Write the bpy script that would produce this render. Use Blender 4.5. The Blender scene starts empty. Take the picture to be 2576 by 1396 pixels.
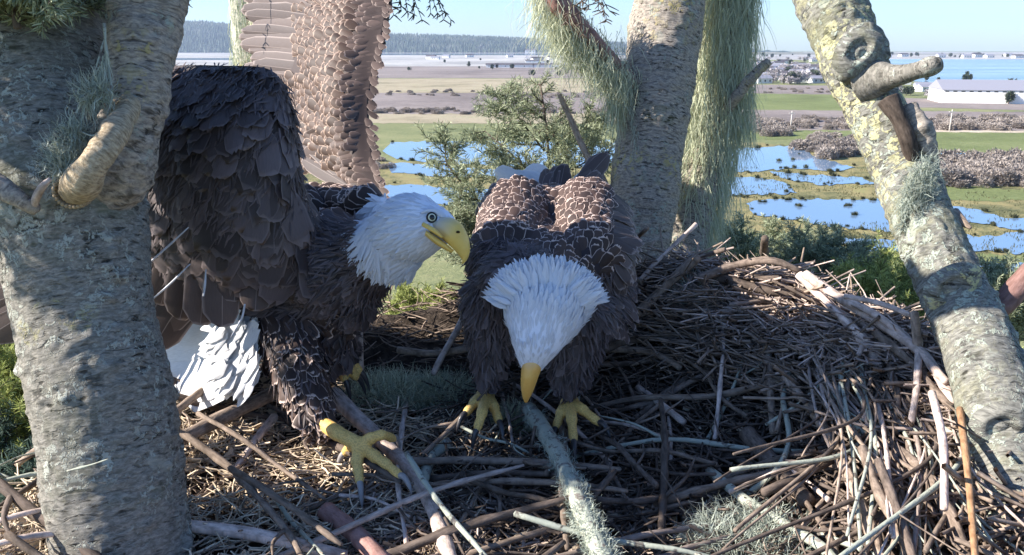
import bpy, bmesh, math, random
import numpy as np
from mathutils import Vector, Matrix, noise
from mathutils.bvhtree import BVHTree
from mathutils.geometry import tessellate_polygon
R = math.radians
rng = np.random.default_rng(7); random.seed(7)
sc = bpy.context.scene; COL = sc.collection

# ------------------------------------------------------------------ camera, sky, sun, exposure
F = 2022.0; PITCH = R(15.9); CP, SP = math.cos(PITCH), math.sin(PITCH)
cam = bpy.data.objects.new('camera', bpy.data.cameras.new('camera')); COL.objects.link(cam); sc.camera = cam
cam.data.sensor_width = 36; cam.data.lens = 36*F/2576; cam.data.clip_start = .02; cam.data.clip_end = 60000
cam.rotation_euler = (R(90)-PITCH, 0, 0)
SUN = Vector((-.80, -.08, .48)).normalized()
SUN_EL = math.asin(SUN.z); SUN_ROT = math.atan2(SUN.x, SUN.y)
w = bpy.data.worlds.new('World'); sc.world = w; w.use_nodes = True
nt = w.node_tree; nt.nodes.clear()
sky = nt.nodes.new('ShaderNodeTexSky'); sky.sky_type = 'NISHITA'; sky.sun_disc = False
sky.sun_elevation = SUN_EL; sky.sun_rotation = SUN_ROT; sky.ozone_density = 3.0; sky.air_density = 1.0; sky.dust_density = .3
bg = nt.nodes.new('ShaderNodeBackground'); bg.inputs[1].default_value = .105
wo = nt.nodes.new('ShaderNodeOutputWorld')
tint = nt.nodes.new('ShaderNodeMix'); tint.data_type = 'RGBA'; tint.blend_type = 'MULTIPLY'; tint.inputs[0].default_value = 1
tint.inputs[7].default_value = (.60, .73, .92, 1)
nt.links.new(sky.outputs[0], tint.inputs[6]); nt.links.new(tint.outputs[2], bg.inputs[0]); nt.links.new(bg.outputs[0], wo.inputs[0])
sl = bpy.data.lights.new('sun', 'SUN'); sl.energy = 5; sl.angle = R(.5); sl.color = (1, .93, .84)
so = bpy.data.objects.new('sun', sl); COL.objects.link(so)
so.rotation_euler = SUN.to_track_quat('Z', 'Y').to_euler()
sc.view_settings.view_transform = 'Standard'; sc.view_settings.look = 'None'; sc.view_settings.gamma = 1
sc.view_settings.exposure = 1.35

def P(px, py, d):
    """point seen at photo position (px, py) of a 2576-wide picture, d metres in front of the lens"""
    x = (px-1288)/F*d; y = -(py-698)/F*d
    return Vector((x, d*CP+y*SP, -d*SP+y*CP))
GZ = -30.0
def G(px, py, z=GZ):
    k = -SP-(py-698)/F*CP
    return P(px, py, z/k)

# ------------------------------------------------------------------ helpers: objects
def link(name, me, parent=None, mat=None, loc=None):
    o = bpy.data.objects.new(name, me); COL.objects.link(o)
    if mat is not None: me.materials.append(mat)
    if parent is not None: o.parent = parent
    if loc is not None: o.location = loc
    return o
def tag(o, label=None, cat=None, group=None, kind=None):
    if label: o['label'] = label
    if cat: o['category'] = cat
    if group: o['group'] = group
    if kind: o['kind'] = kind
    return o
def empty(name, loc, label, cat, group=None):
    o = bpy.data.objects.new(name, None); COL.objects.link(o); o.location = loc; o.empty_display_size = .02
    return tag(o, label, cat, group)
def mesh_np(name, V, Fc, smooth=True, uv=None, col=None, base=None):
    """V (n,3); Fc list of face arrays or (m,k) array"""
    V = np.asarray(V, dtype=np.float64)
    if base is not None: V = V-np.array(base)
    me = bpy.data.meshes.new(name)
    if isinstance(Fc, np.ndarray):
        m, k = Fc.shape
        me.vertices.add(len(V)); me.vertices.foreach_set('co', V.astype(np.float32).ravel())
        me.loops.add(m*k); me.loops.foreach_set('vertex_index', Fc.astype(np.int32).ravel())
        me.polygons.add(m); me.polygons.foreach_set('loop_start', np.arange(0, m*k, k, dtype=np.int32))
        me.update(calc_edges=True)
    else:
        me.from_pydata([tuple(v) for v in V], [], Fc)
    if smooth: me.polygons.foreach_set('use_smooth', np.ones(len(me.polygons), dtype=bool))
    if uv is not None:
        l = me.uv_layers.new(name='UVMap'); idx = np.empty(len(me.loops), dtype=np.int32); me.loops.foreach_get('vertex_index', idx)
        l.data.foreach_set('uv', np.asarray(uv, dtype=np.float32)[idx].ravel())
    if col is not None:
        a = me.color_attributes.new('fc', 'FLOAT_COLOR', 'POINT'); a.data.foreach_set('color', np.asarray(col, dtype=np.float32).ravel())
    me.validate(); me.update()
    return me

def catmull(pts, n):
    pts = np.array(pts, dtype=float); m = len(pts)
    if m == 2:
        t = np.linspace(0, 1, n)[:, None]; return pts[0]*(1-t)+pts[1]*t
    out = []
    for t in np.linspace(0, m-1-1e-9, n):
        i = int(t); f = t-i
        p0 = pts[i-1] if i > 0 else 2*pts[0]-pts[1]; p1 = pts[i]; p2 = pts[i+1]; p3 = pts[i+2] if i+2 < m else 2*pts[-1]-pts[-2]
        out.append(.5*((2*p1)+(-p0+p2)*f+(2*p0-5*p1+4*p2-p3)*f*f+(-p0+3*p1-3*p2+p3)*f**3))
    return np.array(out)

def tube_arrays(pts, rad, seg=8, n=None, fn=None, cap=True):
    """pts (k,3), rad (k): smooth tube. fn(pos, radial, u, v) -> extra radius"""
    pr = np.hstack([np.array([tuple(p) for p in pts], dtype=float), np.array(rad, dtype=float)[:, None]])
    if n: pr = catmull(pr, n)
    C = pr[:, :3]; r = np.maximum(pr[:, 3], 1e-5); k = len(C)
    T = np.gradient(C, axis=0); T /= np.linalg.norm(T, axis=1)[:, None]+1e-12
    ref = np.array([0, 1.0, 0]) if abs(T[0][1]) < .8 else np.array([1.0, 0, 0])
    N = []; a = ref
    for t in T:
        a = a-t*np.dot(a, t); a = a/np.linalg.norm(a); N.append(a)
    N = np.array(N); B = np.cross(T, N)
    ang = np.linspace(0, 2*np.pi, seg, endpoint=False)
    L = np.concatenate([[0], np.cumsum(np.linalg.norm(np.diff(C, axis=0), axis=1))])
    rad_dir = N[:, None, :]*np.cos(ang)[None, :, None]+B[:, None, :]*np.sin(ang)[None, :, None]
    rr = np.repeat(r[:, None], seg, axis=1)
    if fn is not None:
        for i in range(k):
            for j in range(seg):
                p = C[i]+rad_dir[i, j]*r[i]
                rr[i, j] += fn(p, rad_dir[i, j], ang[j]*r[i], L[i])
    V = (C[:, None, :]+rad_dir*rr[:, :, None]).reshape(-1, 3)
    i = np.arange(k-1)[:, None]; j = np.arange(seg)[None, :]; j2 = (j+1) % seg
    Fq = np.stack([i*seg+j, i*seg+j2, (i+1)*seg+j2, (i+1)*seg+j], -1).reshape(-1, 4)
    uv = np.stack([np.abs(((np.tile(ang, k)/np.pi)-1))*np.repeat(r, seg)*np.pi, np.repeat(L, seg)], -1)
    if cap:
        V = np.vstack([V, C[0]-T[0]*r[0]*.35, C[-1]+T[-1]*r[-1]*.35]); a0 = len(V)-2; a1 = len(V)-1
        jj = np.arange(seg); j2 = (jj+1) % seg
        c0 = np.stack([np.full(seg, a0), j2, jj, jj], -1); c1 = np.stack([np.full(seg, a1), (k-1)*seg+jj, (k-1)*seg+j2, (k-1)*seg+j2], -1)
        uv = np.vstack([uv, [0, 0], [0, L[-1]]])
        return V, Fq, np.vstack([c0[:, :3], c1[:, :3]]), uv
    return V, Fq, np.zeros((0, 3), int), uv
class Acc:
    """collects pieces of ONE part"""
    def __init__(s): s.V = []; s.F = []; s.uv = []; s.c = []; s.n = 0
    def tube(s, *a, col=None, **k):
        V, q, t, uv = tube_arrays(*a, **k)
        s.V.append(V); s.F += (q+s.n).tolist()+(t+s.n).tolist(); s.uv.append(uv); s.c.append(np.tile(np.array(col if col is not None else (0, random.random(), 0, 1), dtype=float), (len(V), 1))); s.n += len(V)
    def raw(s, V, Fl, uv=None, col=None):
        V = np.asarray(V, float); s.V.append(V); s.F += (np.asarray(Fl)+s.n).tolist(); s.uv.append(np.zeros((len(V), 2)) if uv is None else uv)
        s.c.append(np.tile(np.array((0, random.random(), 0, 1.)), (len(V), 1)) if col is None else col); s.n += len(V)
    def mesh(s, name, base=None, smooth=True):
        return mesh_np(name, np.vstack(s.V), s.F, smooth, np.vstack(s.uv), np.vstack(s.c), base)
    def build(s, name, mat, parent=None, base=None, smooth=True):
        """base = world position of the thing's origin"""
        return link(name, s.mesh(name, base, smooth), parent, mat, None if (parent is not None or base is None) else base)

# ------------------------------------------------------------------ helpers: materials
class MB:
    def __init__(s, name, rough=.8, spec=.3):
        s.m = bpy.data.materials.new(name); s.m.use_nodes = True; s.t = s.m.node_tree; s.t.nodes.clear()
        s.b = s.t.nodes.new('ShaderNodeBsdfPrincipled'); o = s.t.nodes.new('ShaderNodeOutputMaterial'); s.t.links.new(s.b.outputs[0], o.inputs[0]); s.o = o
        s.b.inputs['Roughness'].default_value = rough; s.b.inputs['Specular IOR Level'].default_value = spec
    def L(s, a, b): s.t.links.new(a, b)
    def co(s, kind='Object', scale=(1, 1, 1), rot=(0, 0, 0)):
        c = s.t.nodes.new('ShaderNodeTexCoord'); m = s.t.nodes.new('ShaderNodeMapping'); m.inputs['Scale'].default_value = scale; m.inputs['Rotation'].default_value = rot
        s.L(c.outputs[kind], m.inputs[0]); return m.outputs[0]
    def noise(s, co, scale=5, detail=4, rough=.6, dist=0):
        n = s.t.nodes.new('ShaderNodeTexNoise'); n.inputs['Scale'].default_value = scale; n.inputs['Detail'].default_value = detail
        n.inputs['Roughness'].default_value = rough; n.inputs['Distortion'].default_value = dist; s.L(co, n.inputs['Vector']); return n.outputs['Fac']
    def vor(s, co, scale=5, feature='F1', out='Distance', rnd=1):
        n = s.t.nodes.new('ShaderNodeTexVoronoi'); n.feature = feature; n.inputs['Scale'].default_value = scale; n.inputs['Randomness'].default_value = rnd; s.L(co, n.inputs['Vector']); return n.outputs[out]
    def ramp(s, f, stops, interp='LINEAR'):
        r = s.t.nodes.new('ShaderNodeValToRGB'); r.color_ramp.interpolation = interp; e = r.color_ramp.elements
        while len(e) < len(stops): e.new(.5)
        for el, (p, c) in zip(e, stops):
            el.position = p; el.color = (c, c, c, 1) if isinstance(c, (int, float)) else (*c, 1)
        s.L(f, r.inputs[0]); return r.outputs[0]
    def mix(s, f, a, b, mode='MIX'):
        m = s.t.nodes.new('ShaderNodeMix'); m.data_type = 'RGBA'; m.blend_type = mode
        for inp, v in ((0, f), (6, a), (7, b)):
            if isinstance(v, (int, float)): m.inputs[inp].default_value = v if inp == 0 else (v, v, v, 1)
            elif isinstance(v, tuple): m.inputs[inp].default_value = (*v, 1)
            else: s.L(v, m.inputs[inp])
        return m.outputs[2]
    def math(s, op, a, b=0.):
        m = s.t.nodes.new('ShaderNodeMath'); m.operation = op
        for i, v in ((0, a), (1, b)):
            if isinstance(v, (int, float)): m.inputs[i].default_value = v
            else: s.L(v, m.inputs[i])
        return m.outputs[0]
    def attr(s, name='fc'):
        a = s.t.nodes.new('ShaderNodeAttribute'); a.attribute_name = name; sp = s.t.nodes.new('ShaderNodeSeparateColor'); s.L(a.outputs['Color'], sp.inputs[0]); return sp.outputs
    def objrand(s): return s.t.nodes.new('ShaderNodeObjectInfo').outputs['Random']
    def color(s, c):
        if isinstance(c, tuple): s.b.inputs['Base Color'].default_value = (*c, 1)
        else: s.L(c, s.b.inputs['Base Color'])
        return s
    def bump(s, h, strength=.5, dist=.01):
        b = s.t.nodes.new('ShaderNodeBump'); b.inputs['Strength'].default_value = strength; b.inputs['Distance'].default_value = dist; s.L(h, b.inputs['Height']); s.L(b.outputs[0], s.b.inputs['Normal']); return s
    def trans(s, w=.3, col=(.3, .4, .1)):
        """thin leaf: part of the light goes through"""
        t = s.t.nodes.new('ShaderNodeBsdfTranslucent'); mx = s.t.nodes.new('ShaderNodeMixShader'); mx.inputs[0].default_value = w
        if s.b.inputs['Base Color'].links: s.L(s.b.inputs['Base Color'].links[0].from_socket, t.inputs[0])
        else: t.inputs[0].default_value = s.b.inputs['Base Color'].default_value
        s.L(s.b.outputs[0], mx.inputs[1]); s.L(t.outputs[0], mx.inputs[2]); s.L(mx.outputs[0], s.o.inputs[0]); return s

def bark(name, dark, mid, light, lichen=(.42, .46, .38), yellow=(.45, .4, .12), l_amt=.5, y_amt=.3, moss=(.1, .12, .05), m_amt=.3, u=1.0, spots=1.0, zone=None):
    b = MB(name, .92, .15); c = b.co('UV')
    cs = b.co('UV', (1, 2.6, 1)); fine = b.noise(cs, 105*u, 6, .75, .4)
    lent = b.noise(b.co('UV', (1, 3.2, 1)), 48*u, 3, .65, .8)
    big = b.noise(c, 9*u, 4, .6)
    col = b.ramp(fine, [(.3, dark), (.48, mid), (.7, light)])
    cracks = b.math('MULTIPLY', b.ramp(lent, [(.36, 1), (.46, 0)]), b.ramp(b.noise(b.co('UV', (1.3, .8, 1)), 13*u, 4, .7), [(.40, .12), (.58, 1)]))
    col = b.mix(b.math('MULTIPLY', cracks, .95), col, tuple(x*.22 for x in dark))
    mo = b.ramp(b.noise(c, 6*u, 5, .7, .5), [(.62-.3*m_amt, 0), (.72-.2*m_amt, 1)])
    col = b.mix(b.math('MULTIPLY', mo, .75), col, b.mix(fine, tuple(x*.4 for x in moss), tuple(min(1, x*1.7) for x in moss)))
    wv = b.noise(c, 60*u, 4, .7); vm = b.t.nodes.new('ShaderNodeVectorMath'); vm.operation = 'ADD'; cmb = b.t.nodes.new('ShaderNodeCombineXYZ'); b.L(b.math('MULTIPLY', wv, .05/u), cmb.inputs[0]); b.L(b.math('MULTIPLY', b.noise(b.co('UV', (1, 1, 1), (0, 0, 2)), 60*u, 4, .7), .05/u), cmb.inputs[1]); b.L(c, vm.inputs[0]); b.L(cmb.outputs[0], vm.inputs[1]); cd = vm.outputs[0]
    v = b.vor(cd, 110*u*spots)
    pick = b.ramp(b.noise(c, 14*u, 3, .6), [(.62-.35*l_amt, 0), (.7-.3*l_amt, 1)])
    sp_ = b.math('MULTIPLY', b.ramp(v, [(.28, 1), (.42, 0)]), pick)
    col = b.mix(sp_, col, b.mix(fine, tuple(x*.6 for x in lichen), lichen))
    v2 = b.vor(cd, 95*u*spots)
    pick2 = b.ramp(b.noise(b.co('UV', (1, 1, 1), (0, 0, 1)), 8*u, 3, .6), [(.66-.4*y_amt, 0), (.76-.4*y_amt, 1)])
    s2 = b.math('MULTIPLY', b.ramp(v2, [(.3, 1), (.5, 0)]), pick2)
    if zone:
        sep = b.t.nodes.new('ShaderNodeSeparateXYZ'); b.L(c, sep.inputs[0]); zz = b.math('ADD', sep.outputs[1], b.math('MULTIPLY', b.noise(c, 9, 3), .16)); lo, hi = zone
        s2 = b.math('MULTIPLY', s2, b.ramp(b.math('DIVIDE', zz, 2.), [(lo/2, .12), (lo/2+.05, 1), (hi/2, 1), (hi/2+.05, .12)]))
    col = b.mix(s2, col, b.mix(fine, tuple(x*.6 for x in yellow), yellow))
    blot = b.ramp(b.noise(c, 17*u, 2, .5, .3), [(.66, 0), (.68, 1)])
    col = b.mix(b.math('MULTIPLY', blot, .6*l_amt), col, lichen)
    b.color(col)
    h = b.math('ADD', b.math('MULTIPLY', fine, .6), b.math('MULTIPLY', cracks, -.7))
    h = b.math('ADD', h, b.math('MULTIPLY', b.math('MAXIMUM', sp_, s2), .5))
    b.bump(h, .8, .0022/u); return b.m
MAT = {}
MAT['bark_left'] = bark('grey_bark', (.075, .07, .058), (.19, .177, .15), (.37, .34, .295), lichen=(.46, .47, .4), l_amt=.55, y_amt=.05, moss=(.11, .12, .075), m_amt=.35)
MAT['bark_mid'] = bark('scaly_bark', (.07, .06, .052), (.27, .235, .2), (.52, .45, .36), l_amt=.3, y_amt=.25, yellow=(.5, .42, .2), m_amt=.15, u=.9)
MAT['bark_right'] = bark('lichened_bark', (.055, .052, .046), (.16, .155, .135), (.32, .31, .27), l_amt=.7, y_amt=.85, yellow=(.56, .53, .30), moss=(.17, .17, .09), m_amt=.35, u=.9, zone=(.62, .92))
MAT['bark_pale'] = bark('pale_bark', (.3, .27, .22), (.55, .5, .42), (.7, .66, .56), l_amt=.7, y_amt=.2, m_amt=.0)

def stick_mat(name, dark, light, lich=None, amt=.0):
    b = MB(name, .85, .2); c = b.co('UV'); a = b.attr()
    f = b.noise(b.co('UV', (1, .25, 1)), 220, 4, .7); g = b.noise(c, 45, 3, .6)
    col = b.ramp(f, [(.3, dark), (.7, light)])
    col = b.mix(b.ramp(g, [(.45, 0), (.7, .65)]), col, tuple(x*.45 for x in dark))
    hs = b.t.nodes.new('ShaderNodeHueSaturation'); b.L(col, hs.inputs['Color'])
    rnd = b.math('ADD', b.math('MULTIPLY', a[1], .6), b.math('MULTIPLY', b.objrand(), .4))
    b.L(b.math('ADD', b.math('MULTIPLY', rnd, 1.1), .45), hs.inputs['Value'])
    col = hs.outputs[0]
    if lich: col = b.mix(b.ramp(b.noise(c, 60, 3, .7), [(.62-.3*amt, 0), (.68-.3*amt, 1)]), col, lich)
    b.color(col); b.bump(b.math('ADD', f, g), .6, .002); return b.m
MAT['twig'] = stick_mat('twig_wood', (.12, .088, .065), (.42, .325, .255))
MAT['twig_pale'] = stick_mat('bleached_wood', (.3, .23, .19), (.74, .6, .52))
MAT['twig_dark'] = stick_mat('dark_wood', (.055, .042, .034), (.22, .168, .135))
MAT['twig_lichen'] = stick_mat('lichened_wood', (.12, .105, .09), (.34, .3, .26), (.36, .38, .31), .7)
MAT['twig_pink'] = stick_mat('pinkish_wood', (.3, .16, .13), (.5, .3, .26))
MAT['twig_orange'] = stick_mat('orange_bark_wood', (.25, .13, .06), (.5, .3, .17))
MAT['straw'] = stick_mat('dry_straw', (.42, .33, .23), (.82, .68, .5))
b = MB('nest_soil', .95, .1); c = b.co(); n = b.noise(c, 60, 6, .75)
b.color(b.ramp(n, [(.35, (.02, .016, .013)), (.6, (.09, .07, .055)), (.75, (.2, .16, .13))])).bump(n, 1, .01); MAT['soil'] = b.m

def leafy(name, a_, b_, t=.3):
    b = MB(name, .7, .25); a = b.attr(); b.color(b.mix(a[1], a_, b_)); b.trans(t); return b.m
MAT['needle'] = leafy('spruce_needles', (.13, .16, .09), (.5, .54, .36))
MAT['needle_bright'] = leafy('painted_sunlit_needles', (.16, .2, .05), (.5, .54, .2))  # brighter copy of the needles, sunlight put into the colour
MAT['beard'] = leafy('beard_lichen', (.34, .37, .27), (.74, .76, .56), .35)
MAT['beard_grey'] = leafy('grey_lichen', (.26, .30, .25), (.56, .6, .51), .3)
MAT['needle_blue'] = leafy('painted_shaded_needles', (.04, .07, .06), (.14, .2, .15))  # dark bluish copy of the needles, shade put into the colour

# feathers: fc = (edge, random per feather, along, extra)
def feather_mat(name, c0, c1, fringe, fr=.75, tip=None, grey=None):
    b = MB(name, .62, .35); a = b.attr()
    base = b.mix(a[1], c0, c1)
    streak = b.noise(b.co('UV', (1, .12, 1)), 60, 3, .6)
    base = b.mix(b.math('MULTIPLY', streak, .5), base, tuple(x*.35 for x in c0))
    if tip: base = b.mix(b.ramp(a[2], [(.45, 0), (1, .8)]), base, tip)
    e = b.ramp(a[0], [(.5, 0), (.95, 1)])
    col = b.mix(b.math('MULTIPLY', e, fr), base, fringe)
    b.color(col); b.trans(.12); return b.m
MAT['f_dark'] = feather_mat('dark_brown_feather', (.055, .042, .042), (.19, .148, .15), (.3, .24, .23), .35)
MAT['f_scallop'] = feather_mat('pale_edged_feather', (.05, .032, .028), (.13, .082, .065), (.70, .54, .46), .95)
MAT['f_far'] = feather_mat('raised_wing_feather', (.06, .036, .028), (.14, .085, .062), (.5, .36, .28), .85)
MAT['f_wing'] = feather_mat('brown_covert_feather', (.08, .055, .048), (.19, .13, .108), (.52, .40, .34), .6)
MAT['f_flight'] = feather_mat('grey_brown_flight_feather', (.075, .054, .05), (.16, .118, .105), (.42, .34, .31), .6)
MAT['f_white'] = feather_mat('white_feather', (.72, .74, .80), (.82, .84, .9), (.86, .88, .93), .3)
MAT['f_tail'] = feather_mat('white_tail_feather', (.8, .79, .78), (.88, .87, .86), (.9, .9, .88), .2)
b = MB('body_down', .8, .2); a = b.attr(); b.color(b.mix(a[0], (.045, .035, .038), (.74, .76, .83))).bump(b.noise(b.co(), 260, 3), .35, .002); MAT['down'] = b.m
b = MB('bill_horn', .38, .5); n = b.noise(b.co(), 60, 3); a = b.attr(); b.color(b.mix(a[0], b.mix(n, (.68, .42, .07), (.78, .56, .16)), (.45, .43, .40))).bump(b.noise(b.co(), 300, 3), .15, .001); MAT['bill'] = b.m
b = MB('orange_bill_horn', .4, .5); n = b.noise(b.co(), 120, 3); a = b.attr(); b.color(b.mix(a[0], b.mix(n, (.70, .34, .06), (.80, .5, .14)), (.45, .43, .40))).bump(n, .3, .001); MAT['bill_orange'] = b.m
b = MB('yellow_scaly_skin', .55, .4); v = b.vor(b.co(), 520); n = b.noise(b.co(), 90, 3)
b.color(b.mix(b.ramp(v, [(.4, 0), (.7, .45)]), b.mix(n, (.70, .42, .10), (.88, .62, .22)), (.36, .2, .07))).bump(b.math('MULTIPLY', v, -1.), .5, .0008); MAT['foot'] = b.m
MAT['talon'] = MB('dark_talon', .3, .5).color((.05, .045, .045)).m
MAT['talon_pale'] = MB('grey_talon', .35, .5).color((.3, .28, .27)).m
MAT['pupil'] = MB('pupil', .08, .6).color((.004, .004, .004)).m
MAT['iris'] = MB('pale_iris', .15, .6).color((.72, .70, .5)).m
MAT['eye_rim'] = MB('eye_rim', .6, .2).color((.03, .028, .025)).m
MAT['nostril'] = MB('nostril_hollow', .8, .1).color((.04, .02, .01)).m

# ------------------------------------------------------------------ landscape (30 m below the nest)
def patch_px(name, poly, mat, lift, jit=2.0, step=14, kind='structure', seed=0, rim=0):
    """ground sheet whose outline is given where it lies on the plain"""
    pts = []; m = len(poly)
    for i in range(m):
        a = np.array(poly[i], float); c = np.array(poly[(i+1) % m], float); L = np.linalg.norm(c-a); k = max(1, int(L/step))
        for j in range(k): pts.append(a+(c-a)*j/k)
    out = []
    for i, p in enumerate(pts):
        s = (p[1]-122)/500
        q = p+np.array([noise.noise(Vector((p[0]*.04, p[1]*.04, seed)))*jit*5*s*4, noise.noise(Vector((p[0]*.06, p[1]*.06, seed+9)))*jit*2*s*4])
        q += (rng.random(2)-.5)*np.array([3, 1])*s*jit
        out.append(G(q[0], max(q[1], 124.5), GZ+lift))
    tris = tessellate_polygon([out])
    me = bpy.data.meshes.new(name); me.from_pydata([tuple(v) for v in out], [], [tuple(t) for t in tris]); me.update()
    bm = bmesh.new(); bm.from_mesh(me); bmesh.ops.recalc_face_normals(bm, faces=bm.faces)
    if sum(f.normal.z for f in bm.faces) < 0: bmesh.ops.reverse_faces(bm, faces=bm.faces)
    bm.to_mesh(me); bm.free()
    o = link(name, me, None, mat); tag(o, kind=kind); return o
def ground_mat(name, cols, s1=.02, s2=.4, st=(1, 1, 1)):
    b = MB(name, .95, .1); c = b.co('Object', st)
    n1 = b.noise(c, s1, 6, .65, .4); n2 = b.noise(c, s2, 6, .8); f = b.math('ADD', b.math('MULTIPLY', n1, .55), b.math('MULTIPLY', n2, .45))
    k = len(cols); b.color(b.ramp(f, [(.36+.28*i/(k-1), cc) for i, cc in enumerate(cols)])); b.bump(n2, .7, .6); return b.m
g_grass = ground_mat('grass_field', [(.10, .12, .055), (.17, .19, .09), (.24, .25, .12), (.30, .27, .16)], .03, .9)
g_green = ground_mat('bright_grass', [(.11, .13, .055), (.17, .2, .08), (.25, .26, .13)], .02, .6)
g_tan = ground_mat('dry_marsh', [(.16, .15, .09), (.3, .26, .17), (.4, .34, .24), (.2, .24, .1)], .03, .8)
g_mauve = ground_mat('heathland', [(.13, .11, .10), (.23, .195, .18), (.31, .27, .24)], .01, .2)
g_marsh = ground_mat('marsh', [(.05, .055, .03), (.17, .17, .08), (.33, .27, .13), (.2, .26, .09)], .12, 1.6)
g_pale = ground_mat('pale_flat', [(.2, .2, .2), (.36, .35, .33), (.6, .58, .55)], .003, .03)
g_sand = ground_mat('track', [(.4, .33, .25), (.6, .52, .4)], .05, .5)
b = MB('still_water', .06, .5); b.b.inputs['IOR'].default_value = 1.7; b.color((.15, .23, .34)); b.bump(b.noise(b.co(), 1.2, 3), .06, .05); MAT['water'] = b.m
b = MB('bay_water', .18, .5); c = b.co('Object', (.002, .02, 1)); b.color(b.ramp(b.noise(c, 1, 3), [(.45, (.05, .12, .24)), (.6, (.3, .4, .5))])); MAT['bay'] = b.m

me = bpy.data.meshes.new('ground'); S = 9000
me.from_pydata([(-S, -S, GZ), (S, -S, GZ), (S, S, GZ), (-S, S, GZ)], [], [(0, 1, 2, 3)]); me.update()
tag(link('ground', me, None, g_grass), kind='structure')
# (outline, material, lift, jitter)
FIELDS = [
 ('pale_flats', [(-300, 130), (1850, 130), (1850, 172), (-300, 170)], g_pale, .02, .3),
 ('bay_shore', [(1860, 131), (2750, 131), (2750, 152), (1860, 150)], g_pale, .03, .3),
 ('heath', [(-300, 168), (2100, 166), (2100, 197), (-300, 196)], g_mauve, .03, .6),
 ('meadow', [(-300, 198), (1850, 198), (1850, 235), (-300, 232)], g_tan, .04, .6),
 ('heath', [(-300, 236), (1850, 232), (1850, 288), (-300, 286)], g_mauve, .05, .8),
 ('meadow', [(-300, 290), (1850, 284), (1850, 312), (-300, 306)], g_tan, .06, .8),
 ('pasture', [(1860, 234), (2140, 240), (2140, 278), (1860, 274)], g_green, .05, .6),
 ('heath', [(1860, 212), (2140, 216), (2140, 238), (1860, 234)], g_mauve, .06, .6),
 ('heath', [(1860, 276), (2700, 282), (2700, 332), (1860, 326)], g_mauve, .04, .8),
 ('pasture', [(1860, 328), (2150, 330), (2170, 352), (1860, 350)], g_green, .05, .8),
 ('yard', [(2180, 244), (2740, 258), (2740, 282), (2180, 266)], g_mauve, .055, .5),
 ('pasture', [(2260, 332), (2700, 334), (2700, 402), (2300, 398)], g_green, .065, .8),
 ('track', [(2250, 326), (2700, 330), (2700, 335), (2250, 331)], g_sand, .075, .3),
 ('marsh', [(300, 412), (1760, 400), (1760, 560), (300, 540)], g_marsh, .04, 1),
 ('marsh', [(1780, 352), (2500, 396), (2750, 470), (2750, 740), (1700, 800)], g_marsh, .03, 1),
 ('pasture', [(1800, 575), (1990, 590), (2250, 640), (2330, 700), (2250, 760), (1750, 760)], g_green, .06, 1.5),
 ('pasture', [(2360, 395), (2480, 470), (2560, 478), (2700, 470), (2700, 505), (2380, 505)], g_green, .07, 1.2),
 ('pasture', [(2440, 640), (2750, 640), (2750, 662), (2440, 668)], g_green, .08, 1.2)]
for i, (nm, poly, m, lf, jt) in enumerate(FIELDS): patch_px(nm, poly, m, lf, jt, seed=i*3.7)
WATERS = [
 ('pond', [(985, 357), (1150, 355), (1400, 356), (1600, 350), (1600, 412), (1480, 420), (1300, 418), (1170, 412), (1090, 408), (1000, 400), (965, 380)], 1.2),
 ('pond', [(980, 408), (1110, 415), (1220, 424), (1330, 432), (1210, 446), (1080, 443), (985, 432)], 1.0),
 ('pond', [(930, 462), (1060, 466), (1200, 474), (1330, 480), (1330, 510), (1180, 520), (940, 500)], 1.0),
 ('pond', [(1770, 380), (1880, 372), (1985, 366), (2030, 380), (2060, 398), (2150, 420), (2110, 430), (1985, 423), (1900, 432), (1770, 430)], 1.0),
 ('pond', [(1930, 432), (2030, 438), (2170, 446), (2200, 462), (2060, 464), (1980, 452)], .9),
 ('pond', [(1770, 448), (1890, 444), (1975, 462), (2010, 484), (1930, 490), (1770, 494)], 1.0),
 ('pond', [(1875, 510), (1960, 500), (2100, 502), (2230, 500), (2290, 560), (2250, 583), (2120, 572), (1990, 552), (1900, 540)], .9),
 ('pond', [(2090, 596), (2180, 600), (2270, 604), (2280, 632), (2200, 630), (2120, 614)], .9),
 ('pond', [(2390, 518), (2460, 528), (2530, 548), (2600, 552), (2750, 556), (2750, 590), (2570, 580), (2480, 562), (2400, 556)], .8),
 ('pond', [(2410, 588), (2480, 596), (2560, 584), (2750, 575), (2750, 634), (2570, 636), (2450, 628), (2400, 610)], 1.0),
 ('pond', [(2440, 664), (2600, 662), (2750, 668), (2750, 698), (2500, 692)], .9),
 ('channel', [(2350, 383), (2480, 385), (2750, 390), (2750, 394), (2480, 389), (2350, 387)], .2),
 ('channel', [(700, 134), (1700, 134), (1700, 139), (700, 138)], .1),
 ('channel', [(420, 146), (800, 146), (800, 151), (420, 151)], .1)]
for i, (nm, poly, jt) in enumerate(WATERS): patch_px(nm, poly, MAT['water'], .14+.004*i, jt, step=6, seed=40+i*2.3)
patch_px('bay', [(2200, 148), (2750, 150), (2750, 216), (2320, 206), (2200, 196)], MAT['bay'], .12, .3, seed=77)

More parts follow.
